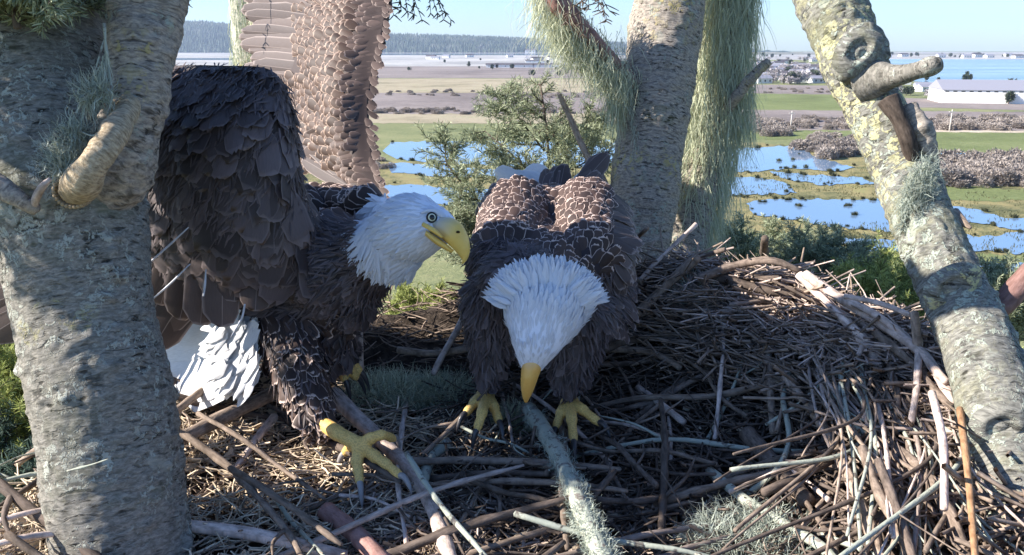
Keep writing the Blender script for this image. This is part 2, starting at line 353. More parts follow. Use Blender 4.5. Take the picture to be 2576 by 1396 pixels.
# hills
def hill_range(name, xs, tops, D, depth, mat, bump=14):
    n = 260; V = []; rows = 7
    X = np.interp(np.linspace(0, 1, n), np.linspace(0, 1, len(xs)), xs); Tp = np.interp(X, xs, tops)
    for i in range(n):
        for j in range(rows):
            f = j/(rows-1); y = D+depth*f
            wx = (X[i]-1288)/F*(D+depth)*1.0*(y/(D+depth))**.15
            h = (122-Tp[i])/F*(D+depth)*1.04+30
            z = GZ+h*math.sin(min(1, f*1.15)*math.pi/2)**.8 if j else GZ-2
            z += (noise.noise(Vector((wx*.004, y*.004, 3)))*bump*2+noise.noise(Vector((wx*.02, y*.02, 7)))*bump*.8)*min(1, f*2)
            V.append((wx, y, z))
    Fc = [(i*rows+j, (i+1)*rows+j, (i+1)*rows+j+1, i*rows+j+1) for i in range(n-1) for j in range(rows-1)]
    return tag(link(name, mesh_np(name, V, Fc), None, mat), kind='structure')
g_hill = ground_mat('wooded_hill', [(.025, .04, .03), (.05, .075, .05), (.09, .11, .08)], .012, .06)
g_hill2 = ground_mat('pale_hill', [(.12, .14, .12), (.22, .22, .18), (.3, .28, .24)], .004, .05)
hill_range('hills', [200, 480, 560, 640, 970, 1180, 1370, 1590, 1750, 1900], [72, 66, 64, 74, 92, 98, 106, 116, 124, 128], 6200, 900, g_hill)
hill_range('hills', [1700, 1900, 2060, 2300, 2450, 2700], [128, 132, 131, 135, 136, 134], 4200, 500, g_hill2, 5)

# far woods on the hills, one mass
V = []; Fq = []
for _ in range(16000):
    px = random.uniform(430, 1650); f = random.random(); tp = np.interp(px, [200, 480, 560, 640, 970, 1180, 1370, 1590, 1750], [72, 66, 64, 74, 92, 98, 106, 116, 124]); D = 6150+950*f
    x = (px-1288)/F*D*1.02; h = (122-tp)/F*7100*1.0; z = GZ+(h+22)*math.sin(min(1, f*1.15)*math.pi/2)**.8*random.uniform(.9, 1.02); s = random.uniform(5, 13); hh = random.uniform(14, 44)
    q = len(V); V += [(x-s, D-6, z-4), (x+s, D-6, z-4), (x, D, z+hh), (x, D-s*1.5, z-4)]; Fq += [(q, q+3, q+2), (q+3, q+1, q+2)]
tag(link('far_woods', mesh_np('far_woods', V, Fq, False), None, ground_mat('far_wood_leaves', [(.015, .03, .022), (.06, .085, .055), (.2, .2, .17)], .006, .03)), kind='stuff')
# ---- plants of the plain
def cloud_mesh(name, n, rx, rz, size, zc, shape='dome', seed=1, base=(.0, 1)):
    r_ = np.random.default_rng(seed); V = []; Fq = []; C = []
    k = 0
    lumps = [(r_.normal(0, rx*.42, 2), r_.uniform(.45, .8)) for _ in range(7)]
    while k < n:
        l, s = lumps[r_.integers(7)]
        d = r_.normal(size=3); d /= np.linalg.norm(d); d[2] = abs(d[2]) if shape == 'dome' else d[2]
        rad = r_.uniform(.55, 1)**.5*s
        p = np.array([l[0]+d[0]*rx*rad*.7, l[1]+d[1]*rx*rad*.7, zc+d[2]*rz*rad])
        a = d+r_.normal(0, .5, 3); a /= np.linalg.norm(a); t = np.cross(a, r_.normal(size=3)); t /= np.linalg.norm(t)+1e-9
        s1 = size*r_.uniform(.6, 1.5); q = len(V)
        V += [p-t*s1*.3, p+t*s1*.3, p+a*s1]; Fq.append((q, q+1, q+2)); c = r_.random(); C += [(0, c, 0, 1)]*3; k += 1
    return mesh_np(name, V, Fq, False, None, C)
def plain_leaf(name, a_, b_):
    b = MB(name, .9, .1); a = b.attr(); f = b.math('ADD', b.math('MULTIPLY', a[1], .7), b.math('MULTIPLY', b.objrand(), .3)); b.color(b.mix(f, a_, b_)); b.trans(.2); return b.m
m_shrub = plain_leaf('bare_shrub_twigs', (.17, .145, .13), (.48, .42, .37)); m_tree = plain_leaf('dark_tree_leaves', (.03, .045, .035), (.12, .14, .09)); m_tuss = plain_leaf('rush_blades', (.02, .03, .02), (.1, .1, .05))
m_pale_tree = plain_leaf('pale_bare_tree', (.3, .27, .28), (.55, .52, .52)); m_trunk = MB('far_trunk', .9).color((.25, .2, .17)).m
shrubs = []
for i in range(4):
    me_ = cloud_mesh('shrub', 2600, 2.3, 2.6, .34, .15, 'dome', 10+i); me_.materials.append(m_shrub); shrubs.append(me_)
SHR = [(935, 1560, 276, 288, 70, .8), (940, 1560, 228, 246, 52, .62), (1860, 2140, 300, 326, 46, 1.05), (2200, 2590, 300, 328, 64, 1.2), (2290, 2590, 408, 468, 70, 1.25), (2030, 2180, 350, 398, 26, 1.25), (1860, 2140, 222, 234, 26, .6), (1870, 1990, 318, 344, 12, 1.15), (930, 985, 395, 425, 4, .75)]
ns = 0
for (x0, x1, y0, y1, k, s) in SHR:
    for _ in range(k):
        x = random.uniform(x0, x1); y = random.uniform(y0, y1)
        if 385 < y and x > 2260 and x < 2300+(y-385)*.9: continue
        o = bpy.data.objects.new('shrub', shrubs[ns % 4]); COL.objects.link(o); o.location = G(x, y, GZ); q = s*random.uniform(.7, 1.35)
        o.scale = (q*random.uniform(1, 1.7), q, q*random.uniform(.75, 1.1)); o.rotation_euler = (0, 0, random.uniform(0, 6))
        tag(o, 'leafless greyish mauve shrub in the belts of brush across the plain', 'shrub', 'bare shrubs on the plain'); ns += 1
# rushes
tus = []
for i in range(3):
    V = []; Fq = []; C = []; r_ = np.random.default_rng(90+i)
    for k in range(90):
        a = r_.uniform(0, 6.28); p = np.array([math.cos(a), math.sin(a), 0])*r_.uniform(0, .38); tp = p*1.8+np.array([0, 0, r_.uniform(.3, .75)]); t = np.array([-math.sin(a), math.cos(a), 0])*.06
        q = len(V); V += [p-t, p+t, tp]; Fq.append((q, q+1, q+2)); C += [(0, r_.random(), 0, 1)]*3
    me_ = mesh_np('rush_tussock', V, Fq, False, None, C); me_.materials.append(m_tuss); tus.append(me_)
edge_pts = []
for (nm, poly, jt) in WATERS[:11]:
    m_ = len(poly)
    for i in range(m_):
        a = np.array(poly[i], float); c = np.array(poly[(i+1) % m_], float); L = np.linalg.norm(c-a)
        for j in range(int(L/9)): edge_pts.append(a+(c-a)*random.random()+rng.normal(0, 1, 2)*np.array([5, 2]))
random.shuffle(edge_pts)
for x, y in [(2005, 548), (2130, 517), (2125, 519), (2135, 518), (2010, 519), (2004, 517), (2150, 541), (1995, 402), (2010, 388), (1960, 405), (2020, 376), (1075, 375), (1120, 372), (1065, 452), (1100, 445)]: edge_pts.insert(0, np.array([x, y]))
nt_ = 0
for p in edge_pts[:290]:
    if not (930 < p[0] < 1560 or 1820 < p[0] < 2576): continue
    o = bpy.data.objects.new('rush_tussock', tus[nt_ % 3]); COL.objects.link(o); o.location = G(p[0], p[1], GZ+.13)
    q = random.uniform(.35, 1.4)*(.8 if p[1] > 450 else 1.15); o.scale = (q*1.5, q, q); o.rotation_euler = (0, 0, random.uniform(0, 6)); nt_ += 1
    tag(o, 'dark rush tussock at the edge of a flooded pond on the marsh', 'tussock', 'rush tussocks round the ponds')
# rough grass over the near marsh, nobody could count it
V = []; Fq = []; C = []
for (x0, x1, y0, y1, k) in [(1800, 2300, 560, 760, 5000), (1790, 2260, 420, 500, 2600), (2330, 2600, 480, 700, 2600), (1860, 2300, 575, 620, 1500)]:
    for _ in range(k):
        x = random.uniform(x0, x1); y = random.uniform(y0, y1)
        if noise.noise(Vector((x*.02, y*.06, 5))) < -.02: continue
        p = np.array(G(x, y, GZ+.07)); s = random.uniform(.15, .5); q = len(V)
        V += [p+np.array([-s*.25, 0, 0]), p+np.array([s*.25, 0, 0]), p+np.array([random.uniform(-.2, .2), random.uniform(-.1, .1), s])]; Fq.append((q, q+1, q+2)); C += [(0, random.random(), 0, 1)]*3
tag(link('marsh_grass', mesh_np('marsh_grass', V, Fq, False, None, C), None, plain_leaf('dry_marsh_grass', (.12, .13, .05), (.42, .36, .18))), kind='stuff')
# 
def far_tree(kind, seed):
    r = empty('tree', (0, 0, 0), 'dark evergreen tree among the white houses of the far settlement', 'tree', 'trees of the far settlement')
    a = Acc(); a.tube([(0, 0, 0), (.1, 0, 3), (0, .1, 6)], [.35, .25, .1], 6); a.build('trunk', m_trunk, r)
    me_ = cloud_mesh('crown', 420, 2.6, 4.2, 1.3, 4.6, 'ball', seed); link('crown', me_, r, m_tree if kind == 0 else m_pale_tree)
    if kind: r['label'] = 'pale leafless tree among the white houses of the far settlement'
    return r
def copy_tree(o, parent=None):
    c = o.copy(); COL.objects.link(c)
    if parent is not None: c.parent = parent
    for ch in list(o.children): copy_tree(ch, c)
    return c
ft = [far_tree(0, 1), far_tree(0, 2), far_tree(1, 3)]; nft = 0
for (x0, x1, y0, y1, k, s) in [(1870, 2120, 150, 214, 110, 1.1), (2200, 2370, 200, 248, 26, .8), (470, 1590, 128, 133, 80, 2.6), (1330, 1580, 158, 196, 16, .9), (1000, 1330, 150, 178, 8, .8), (1860, 2576, 139, 146, 46, 1.7), (2520, 2590, 240, 262, 9, 1.1)]:
    for _ in range(k):
        kd = (2 if random.random() < .45 else nft % 2) if x0 in (1870, 2200) else nft % 2
        o = copy_tree(ft[kd]); p = G(random.uniform(x0, x1), random.uniform(y0, y1)); o.location = p; q = s*random.uniform(.6, 1.3); o.scale = (q*1.2, q*1.2, q); o.rotation_euler = (0, 0, random.uniform(0, 6)); nft += 1
for i, (x, y) in enumerate([(2432, 204), (2440, 205), (2426, 206)]):
    o = ft[i % 2] if i < 2 else copy_tree(ft[0]); o.location = G(x, y); o.scale = (.8, .8, .9 if i else 1.2); tag(o, 'dark evergreen in the clump of three by the bay just above the warehouse roof', 'tree', 'clump above the warehouse')
ft[2].location = G(1925, 190)
m_white = MB('white_paint', .7).color((.78, .77, .74)).m; m_roof = MB('pale_grey_roof', .6).color((.27, .27, .31)).m; m_roofd = MB('dark_roof', .8).color((.09, .08, .09)).m; m_glass = MB('dark_opening', .3).color((.03, .035, .04)).m
def box_acc(x0, x1, y0, y1, z0, z1, a=None):
    a = a or Acc(); V = [(x0, y0, z0), (x1, y0, z0), (x1, y1, z0), (x0, y1, z0), (x0, y0, z1), (x1, y0, z1), (x1, y1, z1), (x0, y1, z1)]
    a.raw(V, [(0, 1, 5, 4), (1, 2, 6, 5), (2, 3, 7, 6), (3, 0, 4, 7), (4, 5, 6, 7), (0, 3, 2, 1)]); return a
def house(loc, rz, Lx, Ly, H, rh, roof, label, cat='house', group=None, name='house', wins=3):
    r = empty(name, loc, label, cat, group); r.rotation_euler = (0, 0, rz)
    box_acc(-Lx/2, Lx/2, -Ly/2, Ly/2, 0, H).build('wall', m_white, r, smooth=False)
    e = .6; a = Acc(); V = [(-Lx/2-e, -Ly/2-e, H+.02), (Lx/2+e, -Ly/2-e, H+.02), (Lx/2+e, Ly/2+e, H+.02), (-Lx/2-e, Ly/2+e, H+.02), (-Lx/2-e, 0, H+rh), (Lx/2+e, 0, H+rh)]
    a.raw(V[:6], [(0, 1, 5), (0, 5, 4)]); a.raw(V[:6], [(2, 3, 4), (2, 4, 5), (0, 4, 3), (1, 2, 5), (0, 3, 2), (0, 2, 1)]); a.build('roof', roof, r, smooth=False)
    for i in range(wins):
        x = -Lx/2+Lx*(i+.5)/wins; box_acc(x-.6, x+.6, -Ly/2-.05, -Ly/2+.1, H*.35, H*.75).build('window', m_glass, r, smooth=False)
    return r
wl = G(2468, 256)
wh = house(wl, R(-14), 50, 34, 7.4, 5.2, m_roof, 'long white warehouse with a low pale grey roof beside the bay', 'warehouse', name='warehouse', wins=0)
for i in range(12): box_acc(-24+i*4.2, -22+i*4.2, -17.06, -16.95, 6.3, 6.9).build('window', m_glass, wh, smooth=False)
h0 = house(G(1900, 200), .2, 14, 9, 4, 2.5, m_roof, 'small white house among trees in the far settlement', group='white houses of the far settlement')
h1 = house(G(1990, 186), -.3, 18, 9, 4.5, 2.8, m_roofd, 'white house with dark roof among trees in the far settlement', group='dark roofed houses of the far settlement')
for (x0, x1, y0, y1, k, s) in [(1880, 2110, 150, 210, 50, 1.1), (1420, 1580, 150, 178, 10, 1.2), (1000, 1400, 143, 156, 8, 1.6), (2220, 2370, 206, 236, 6, .9), (480, 570, 126, 132, 5, 4), (1000, 1580, 127, 133, 16, 4), (2220, 2570, 140, 146, 8, 2)]:
    for _ in range(k):
        o = copy_tree(random.choice((h0, h1, h0))); o.location = G(random.uniform(x0, x1), random.uniform(y0, y1)); o.scale = (s, s, s*random.uniform(.8, 1.1)); o.rotation_euler = (0, 0, random.uniform(-.5, .5))
for i, (x, y, L_, lb) in enumerate([(1295, 170, 62, 'longest low barn with a dark roof on the pale flats between the eagles'), (1375, 170, 44, 'second low dark roofed barn on the pale flats, right of the longest barn'), (1238, 170, 20, 'short dark roofed barn on the pale flats, left of the longest barn'), (1345, 158, 40, 'thin white walled barn farther off on the pale flats')]):
    house(G(x, y), 0, L_, 10, 4.5, 2.6, m_roofd, lb, 'barn', name='barn', wins=2)
m_pole = MB('weathered_pole', .8).color((.6, .56, .5)).m
for (x, y, h, lb) in [(2388, 330, 8, 'pale wooden utility pole in front of brush right of the leaning trunk'), (1988, 330, 7.5, 'pale wooden utility pole in brush between the two tree groups')]:
    r = empty('utility_pole', G(x, y), lb, 'pole'); a = Acc(); a.tube([(0, 0, -.2), (0, 0, h)], [.22, .15], 8); a.build('pole', m_pole, r); box_acc(-1.1, 1.1, -.16, .16, h-.9, h-.65).build('crossarm', m_pole, r, smooth=False)

# ------------------------------------------------------------------ the nest
NC = (0.03, .96)
def nest_h(x, y):
    """height of the nest's surface"""
    dx, dy = (x-NC[0])/(.60 if x > NC[0] else .64), (y-NC[1])/(.50 if y > NC[1] else .9)
    r = math.hypot(dx, dy); a = math.atan2(dy, dx)
    wr = max(0, math.cos(a-.75))**.8*.085+.035+.03*max(0, math.sin(a))
    rim = wr*max(0, min(1, (r-.35)/.5))**1.5
    z = -.545+rim+.018*noise.noise(Vector((x*9, y*9, 1)))
    if r > .93: z -= (r-.93)*.95+max(0, r-1.1)*1.2
    return z
def on_nest(px, py, lift=0.0):
    d = .3
    while d < 3:
        p = P(px, py, d)
        if p.z < nest_h(p.x, p.y)+lift: return p
        d += .004
    return P(px, py, 1.6)
V = []; n = 120
for j in range(n):
    for i in range(n):
        x = -.95+2.0*i/(n-1); y = .05+1.75*j/(n-1); z = nest_h(x, y)-.012+.01*noise.noise(Vector((x*40, y*40, 0)))
        V.append((x, y, max(z, -1.5)))
Fq = np.array([(j*n+i, j*n+i+1, (j+1)*n+i+1, (j+1)*n+i) for j in range(n-1) for i in range(n-1) if V[j*n+i][2] > -.86])
V = np.array(V); base = (0.03, .96, -.55)
tag(link('nest_floor', mesh_np('nest_floor', V, Fq, True, None, None, base), None, MAT['soil'], base), 'packed brown floor of twigs and debris of the eagle nest', 'nest')

def sticks_np(n, fpos, L, rad, curve=.12, seg=4, ns=4, tilt=.25, dirf=None, seed=0):
    """n thin bent sticks lying on the nest as arrays"""
    r_ = np.random.default_rng(seed); Vs = []; Fs = []; Cs = []; UV = []; off = 0
    ang = np.linspace(0, 2*np.pi, seg, endpoint=False)
    for _ in range(n):
        p = fpos(r_)
        if p is None: continue
        a = dirf(p, r_) if dirf else r_.uniform(0, 6.283)
        l = L(r_); rr = rad(r_); d = np.array([math.cos(a), math.sin(a), r_.normal(0, tilt)]); d /= np.linalg.norm(d)
        sd = np.cross(d, [0, 0, 1]); sd /= np.linalg.norm(sd)+1e-9; b1 = r_.normal(0, curve)*l; b2 = r_.normal(0, curve)*l; up = np.cross(sd, d)
        t = np.linspace(-.5, .5, ns+1)[:, None]; C = p+d*t*l+sd*b1*(t*t*4-.5)+up*b2*(t*t*2)+sd*r_.normal(0, .02*l, (ns+1, 1))
        rads = rr*np.linspace(1, .55, ns+1)
        ring = sd*np.cos(ang)[:, None]+up*np.sin(ang)[:, None]
        V = (C[:, None, :]+ring[None]*rads[:, None, None]).reshape(-1, 3); Vs.append(V)
        i = np.arange(ns)[:, None]; j = np.arange(seg)[None]; j2 = (j+1) % seg
        Fs.append((np.stack([i*seg+j, i*seg+j2, (i+1)*seg+j2, (i+1)*seg+j], -1).reshape(-1, 4)+off)); off += len(V)
        c = r_.random(); Cs.append(np.tile((0, c, 0, 1.), (len(V), 1))); UV.append(np.stack([np.tile(ang*rr, ns+1)+c*3, np.repeat(t[:, 0]*l, seg)+c*7], -1))
    return np.vstack(Vs), np.vstack(Fs), np.vstack(UV), np.vstack(Cs)
def ring_pos(x0, x1, y0, y1, up0=0, up1=.02, cond=None):
    def f(r_):
        for _ in range(40):
            x = r_.uniform(x0, x1); y = r_.uniform(y0, y1); z = nest_h(x, y)
            if z < -.9: continue
            if cond is None or cond(x, y, z, r_): return np.array([x, y, z+r_.uniform(up0, up1)])
        return None
    return f
def ang_of(x, y): return math.atan2((y-NC[1])/.55, (x-NC[0])/.6)
def tang(p, r_): return ang_of(p[0], p[1])+math.pi/2+r_.normal(0, .8)
litter = [
 ('twig_litter', 'twig', 5200, ring_pos(-.75, .8, .3, 1.55, -.006, .02), lambda r: r.uniform(.02, .09), lambda r: r.uniform(.0006, .0019), .12, None, 'fine brown twigs'),
 ('twig_litter', 'twig_dark', 5200, ring_pos(-.1, .85, .3, 1.6, -.01, .03), lambda r: r.uniform(.03, .14), lambda r: r.uniform(.0008, .0028), .07, tang, 'x'),
 ('straw_litter', 'straw', 5200, ring_pos(-.75, .12, .3, 1.12, -.002, .016, lambda x, y, z, r: x < -.05+r.normal(0, .1)), lambda r: r.uniform(.015, .08), lambda r: r.uniform(.0006, .0018), .14, None, 'x'),
 ('straw_litter', 'straw', 1500, ring_pos(.35, .8, .7, 1.5, .0, .03, lambda x, y, z, r: z > -.5), lambda r: r.uniform(.015, .07), lambda r: r.uniform(.0005, .0013), .14, None, 'x'),
 ('twig_litter', 'twig_pale', 3000, ring_pos(-.2, .3, .3, .9, 0, .014, lambda x, y, z, r: y < .92+r.normal(0, .04)), lambda r: r.uniform(.01, .05), lambda r: r.uniform(.0008, .0024), .12, None, 'x'),
 ('twig_litter', 'twig', 2600, ring_pos(.2, .9, .5, 1.6, .0, .05, lambda x, y, z, r: z > -.5), lambda r: r.uniform(.05, .2), lambda r: r.uniform(.001, .003), .07, tang, 'x'),
 ('twig_litter', 'twig_pale', 1100, ring_pos(.3, .9, .6, 1.6, .02, .055, lambda x, y, z, r: z > -.46), lambda r: r.uniform(.05, .18), lambda r: r.uniform(.0009, .0024), .07, tang, 'x'),
]
for i, (nm, m, k, fp, L, ra, cv, df, _) in enumerate(litter):
    V, Fq, uv, c = sticks_np(k, fp, L, ra, cv, 4, 4, .28, df, 100+i)
    tag(link(nm, mesh_np(nm, V, Fq, True, uv, c, base), None, MAT[m], base), kind='stuff')
# flat chips and bark flakes
V = []; Fq = []; C = []
for _ in range(1500):
    x = random.uniform(-.72, .5); y = random.uniform(.35, 1.2)
    p = np.array([x, y, nest_h(x, y)+random.uniform(0, .014)]); a = rng.normal(size=3)*[1, 1, .4]; a /= np.linalg.norm(a); t = np.cross(a, rng.normal(size=3)); t /= np.linalg.norm(t); s = random.uniform(.003, .012)
    q = len(V); V += [p-a*s-t*s*.3, p+a*s*.8-t*s*.5, p+a*s+t*s*.35, p-a*s*.7+t*s*.5]; Fq.append((q, q+1, q+2, q+3)); C += [(0, random.random(), 0, 1)]*4
tag(link('bark_flakes', mesh_np('bark_flakes', np.array(V), np.array(Fq), False, np.zeros((len(V), 2))+rng.random((len(V), 2)), C, base), None, MAT['straw'], base), kind='stuff')

def stick(pts, hw, mat, label, seg=9, knots=1, group=None, name='stick', seed=None):
    """pts = world points; hw = radii in metres"""
    L = sum((Vector(pts[i+1])-Vector(pts[i])).length for i in range(len(pts)-1))
    n = max(8, int(L/.012)); sd = random.random()*50
    def fn(p, rd, u, v): return (noise.noise(Vector(p)*38+Vector((sd, 0, 0)))*.16+noise.noise(Vector(p)*110)*.10)*min(hw)+max(0, noise.noise(Vector((v*14, sd, 0)))-.35)*1.1*min(hw)
    a = Acc(); a.tube(pts, hw, seg=seg, n=n, fn=fn)
    c = Vector(pts[0]); o = a.build(name, MAT[mat], None, base=tuple(c)); tag(o, label, 'stick', group); return o
def hs(px, radpx, mat, label, lift=.01, **k):
    """big stick resting on the nest along photo points (x, y[, extra lift])"""
    pts = []; rr = []
    for i, q in enumerate(px):
        p = on_nest(q[0], q[1], (lift if len(q) < 3 else q[2])); pts.append(p); d = (p.y*CP-p.z*SP); rr.append((radpx if not isinstance(radpx, tuple) else radpx[0]+(radpx[1]-radpx[0])*i/(len(px)-1))/F*d)
    return stick(pts, rr, mat, label, **k)
HERO = [
 ([(838, 995, .05), (940, 1090, .045), (1045, 1200, .03), (1095, 1300, .03), (1140, 1420, .03)], (20, 17), 'twig_pale', 'bent pale grey stick gripped by the big yellow foot of the left eagle'),
 ([(818, 1285, .02), (880, 1330, .025), (970, 1420, .025)], 24, 'twig_pink', 'thick pinkish red stick at the bottom edge of the nest'),
 ([(468, 1322, .02), (600, 1338, .02), (720, 1362, .02), (870, 1400, .02)], 17, 'twig_pale', 'pale log lying against the foot of the left trunk along the bottom edge'),
 ([(430, 1118, .03), (560, 1050, .035), (700, 985, .05)], 18, 'twig', 'thick brown stick running up from the left trunk towards the eagle tail'),
 ([(420, 1050, .04), (500, 990, .05), (590, 925, .06)], 10, 'twig', 'straight brown stick crossing just under the white tail'),
 ([(690, 1050, .02), (640, 1110, .015), (590, 1185, .01)], (12, 8), 'twig_pale', 'short pale stick sloping down left of the feathered leg'),
 ([(1330, 1030, .055), (1385, 1110, .055), (1435, 1210, .055), (1475, 1310, .055), (1530, 1430, .055)], (20, 28), 'twig_lichen', 'thick grey lichen covered stick between the feet of the right eagle'),
 ([(1505, 885, .04), (1590, 855, .03), (1700, 845, .03), (1815, 842, .03)], 10, 'twig', 'grey horizontal stick just right of the right eagle leg'),
 ([(1500, 875, .05), (1600, 790, .06), (1690, 705, .06), (1755, 645, .08)], (9, 14), 'twig', 'brown stick sloping up from the right eagle to the lichened trunk'),
 ([(1530, 878, .03), (1620, 882, .03), (1680, 905, .03), (1712, 925, .03)], 9, 'twig', 'curved grey stick just under the horizontal stick'),
 ([(1605, 975, .03), (1660, 1015, .03), (1720, 1062, .03)], 9, 'twig_pale', 'short pale straight stick in the shaded bowl right of the eagle feet'),
 ([(1985, 935, .04), (1970, 1000, .04), (1985, 1100, .045), (1955, 1180, .04), (1880, 1245, .02)], 7, 'twig_lichen', 'thin greyish lichened twig curving down through the right part of the bowl'),
 ([(1975, 950, .05), (2070, 1070, .05), (2150, 1230, .06), (2220, 1410, .06)], (11, 15), 'twig', 'long brown stick in the middle of the fan of sticks on the right'),
 ([(1930, 850, .04), (1937, 960, .04), (1945, 1090, .03)], 9, 'twig', 'upright brown stick leaning in the right part of the bowl'),
 ([(1787, 692, .06), (1900, 725, .06), (2000, 740, .06)], (14, 10), 'twig_dark', 'dark stick on the far rim right of the lichened trunk'),
 ([(1760, 700, .08), (1850, 668, .08), (1940, 655, .10), (2020, 685, .08)], (12, 8), 'twig_dark', 'arched dark stick topping the far rim of the nest'),
 ([(1960, 700, .06), (1850, 695, .05), (1790, 685, .05)], 7, 'twig_dark', 'thin dark stick under the arched stick on the far rim'),
 ([(2010, 690, .09), (2080, 760, .07), (2140, 820, .06), (2205, 900, .05)], (11, 14), 'twig_pale', 'sunlit pale stick at the head of the rim bundle'),
 ([(2025, 690, .10), (2120, 755, .08), (2240, 830, .08), (2330, 900, .08), (2400, 1015, .06)], (12, 13), 'twig_pale', 'long sunlit pale stick curving along the right rim to the leaning trunk'),
 ([(2040, 720, .08), (2110, 790, .07), (2185, 860, .06)], 9, 'twig_pale', 'sunlit stick on the inner side of the rim bundle'),
 ([(2090, 740, .09), (2200, 790, .09), (2300, 870, .08), (2380, 960, .08)], 10, 'twig_pale', 'outermost sunlit stick of the right rim bundle'),
 ([(2125, 745, .1), (2210, 762, .1), (2290, 792, .11)], 7, 'twig_pale', 'thin sunlit stick standing off the outside of the right rim'),
 ([(2200, 835, .07), (2290, 910, .07), (2360, 990, .07), (2400, 1030, .06)], 9, 'twig', 'brown stick below the sunlit rim bundle beside the leaning trunk'),
 ([(2120, 1045, .05), (2200, 1100, .05), (2300, 1165, .06), (2370, 1260, .06), (2440, 1420, .06)], (13, 17), 'twig', 'thickest brown stick at the right, bending down to the bottom corner'),
 ([(1880, 1090, .03), (1940, 1160, .03), (2030, 1260, .035)], 22, 'twig_dark', 'short thick dark branch half buried low in the right bowl'),
 ([(1785, 1185, .03), (1880, 1262, .03), (1960, 1310, .03), (2060, 1370, .03), (2100, 1410, .03)], (13, 15), 'twig_lichen', 'grey lichened stick at the bottom right of the bowl'),
 ([(2170, 1130, .08), (2210, 1240, .08), (2260, 1330, .08), (2290, 1410, .08)], 13, 'twig', 'brown stick hanging down over the outer side at the right, leftmost of three'),
 ([(2210, 1160, .09), (2260, 1290, .09), (2300, 1410, .09)], 11, 'twig_dark', 'dark stick hanging down over the outer side at the right'),
 ([(2345, 990, .10), (2372, 1110, .10), (2375, 1280, .10)], 10, 'twig_pale', 'pale upright stick on the outer side of the nest by the leaning trunk'),
 ([(2415, 1030, .1), (2432, 1160, .1), (2445, 1300, .1), (2455, 1420, .1)], 9, 'twig_orange', 'orange brown stick running down the edge of the leaning trunk'),
 ([(2235, 920, .06), (2258, 985, .06), (2250, 1090, .06)], 8, 'twig', 'forked looking brown twig below the rim bundle'),
 ([(2170, 870, .07), (2135, 950, .06), (2128, 1040, .05)], 7, 'twig_pale', 'thin pale stick leaning down from the rim into the bowl'),
 ([(2312, 880, .08), (2305, 980, .08), (2292, 1060, .08)], 9, 'twig_pale', 'lichened upright stick crossing the rim bundle'),
 ([(1922, 655, .06), (1924, 600, .16)], 10, 'twig_dark', 'stub of dark stick standing upright on the far rim'),
 ([(2300, 785, .12), (2310, 880, .08)], 12, 'twig', 'upright stick stub outside the right rim'),
 ([(1130, 1110, .02), (1085, 1150, .02), (1060, 1230, .02)], 15, 'twig_lichen', 'short lichened stick between the two eagles feet'),
 ([(905, 835, .12), (908, 900, .08), (905, 950, .05)], 7, 'twig_pale', 'thin upright pale twig between the two eagles'),
 ([(1000, 880, .05), (1090, 888, .05), (1190, 875, .05)], 9, 'twig', 'brown horizontal stick across the back of the bowl between the eagles'),
 ([(1190, 760, .08), (1150, 830, .07), (1110, 900, .06), (1090, 940, .05)], 8, 'twig_pale', 'pale crooked twig left of the right eagle leg'),
 ([(0, 1310, .05), (70, 1290, .05), (150, 1275, .05)], 7, 'twig_pale', 'thin pale stick left of the left trunk, upper of two'),
 ([(-20, 1372, .04), (70, 1350, .04), (170, 1340, .04)], 8, 'twig_pale', 'thin pale stick left of the left trunk, lower of two'),
 ([(840, 1245, .02), (940, 1255, .02), (1030, 1300, .02)], 4, 'twig_pale', 'thin arching pale twig under the eagle toes'),
 ([(1410, 930, .03), (1490, 1020, .02), (1565, 1140, .02)], 4, 'twig_pale', 'thin straw coloured twig beside the right foot of the right eagle'),
 ([(1100, 1395, .02), (1180, 1280, .02), (1220, 1200, .015)], 6, 'twig', 'thin brown twig right of the bent pale stick'),
]
for px, r_, m, lb in HERO: hs(px, r_, m, lb)
# smaller sticks: individuals of one group
proto_st = []
for i in range(10):
    L = .2; sd = i*3.1; pts = [Vector((-L/2, 0, 0)), Vector((-L/6, random.uniform(-.009, .009), random.uniform(-.006, .012))), Vector((L/6, random.uniform(-.009, .009), random.uniform(-.006, .012))), Vector((L/2, 0, 0))]
    a = Acc(); r0 = random.uniform(.002, .0042)
    a.tube(pts, [r0, r0*.95, r0*.85, r0*.6], seg=7, n=18, fn=lambda p, rd, u, v: noise.noise(Vector(p)*90+Vector((sd, 0, 0)))*r0*.35)
    if i % 2:
        q = pts[1 if i % 4 == 1 else 2]; a.tube([q, q+Vector((.02, .02*(-1)**i, .006)), q+Vector((.045, .03*(-1)**i, .01))], [r0*.6, r0*.45, r0*.25], seg=5, n=7)
    me_ = a.mesh('stick'); me_.materials.append(MAT[('twig', 'twig', 'twig_dark', 'twig', 'twig_pale', 'twig_dark', 'twig', 'twig_lichen', 'twig_pale', 'twig_dark')[i]]); proto_st.append(me_)
r_ = np.random.default_rng(5); ks = 0
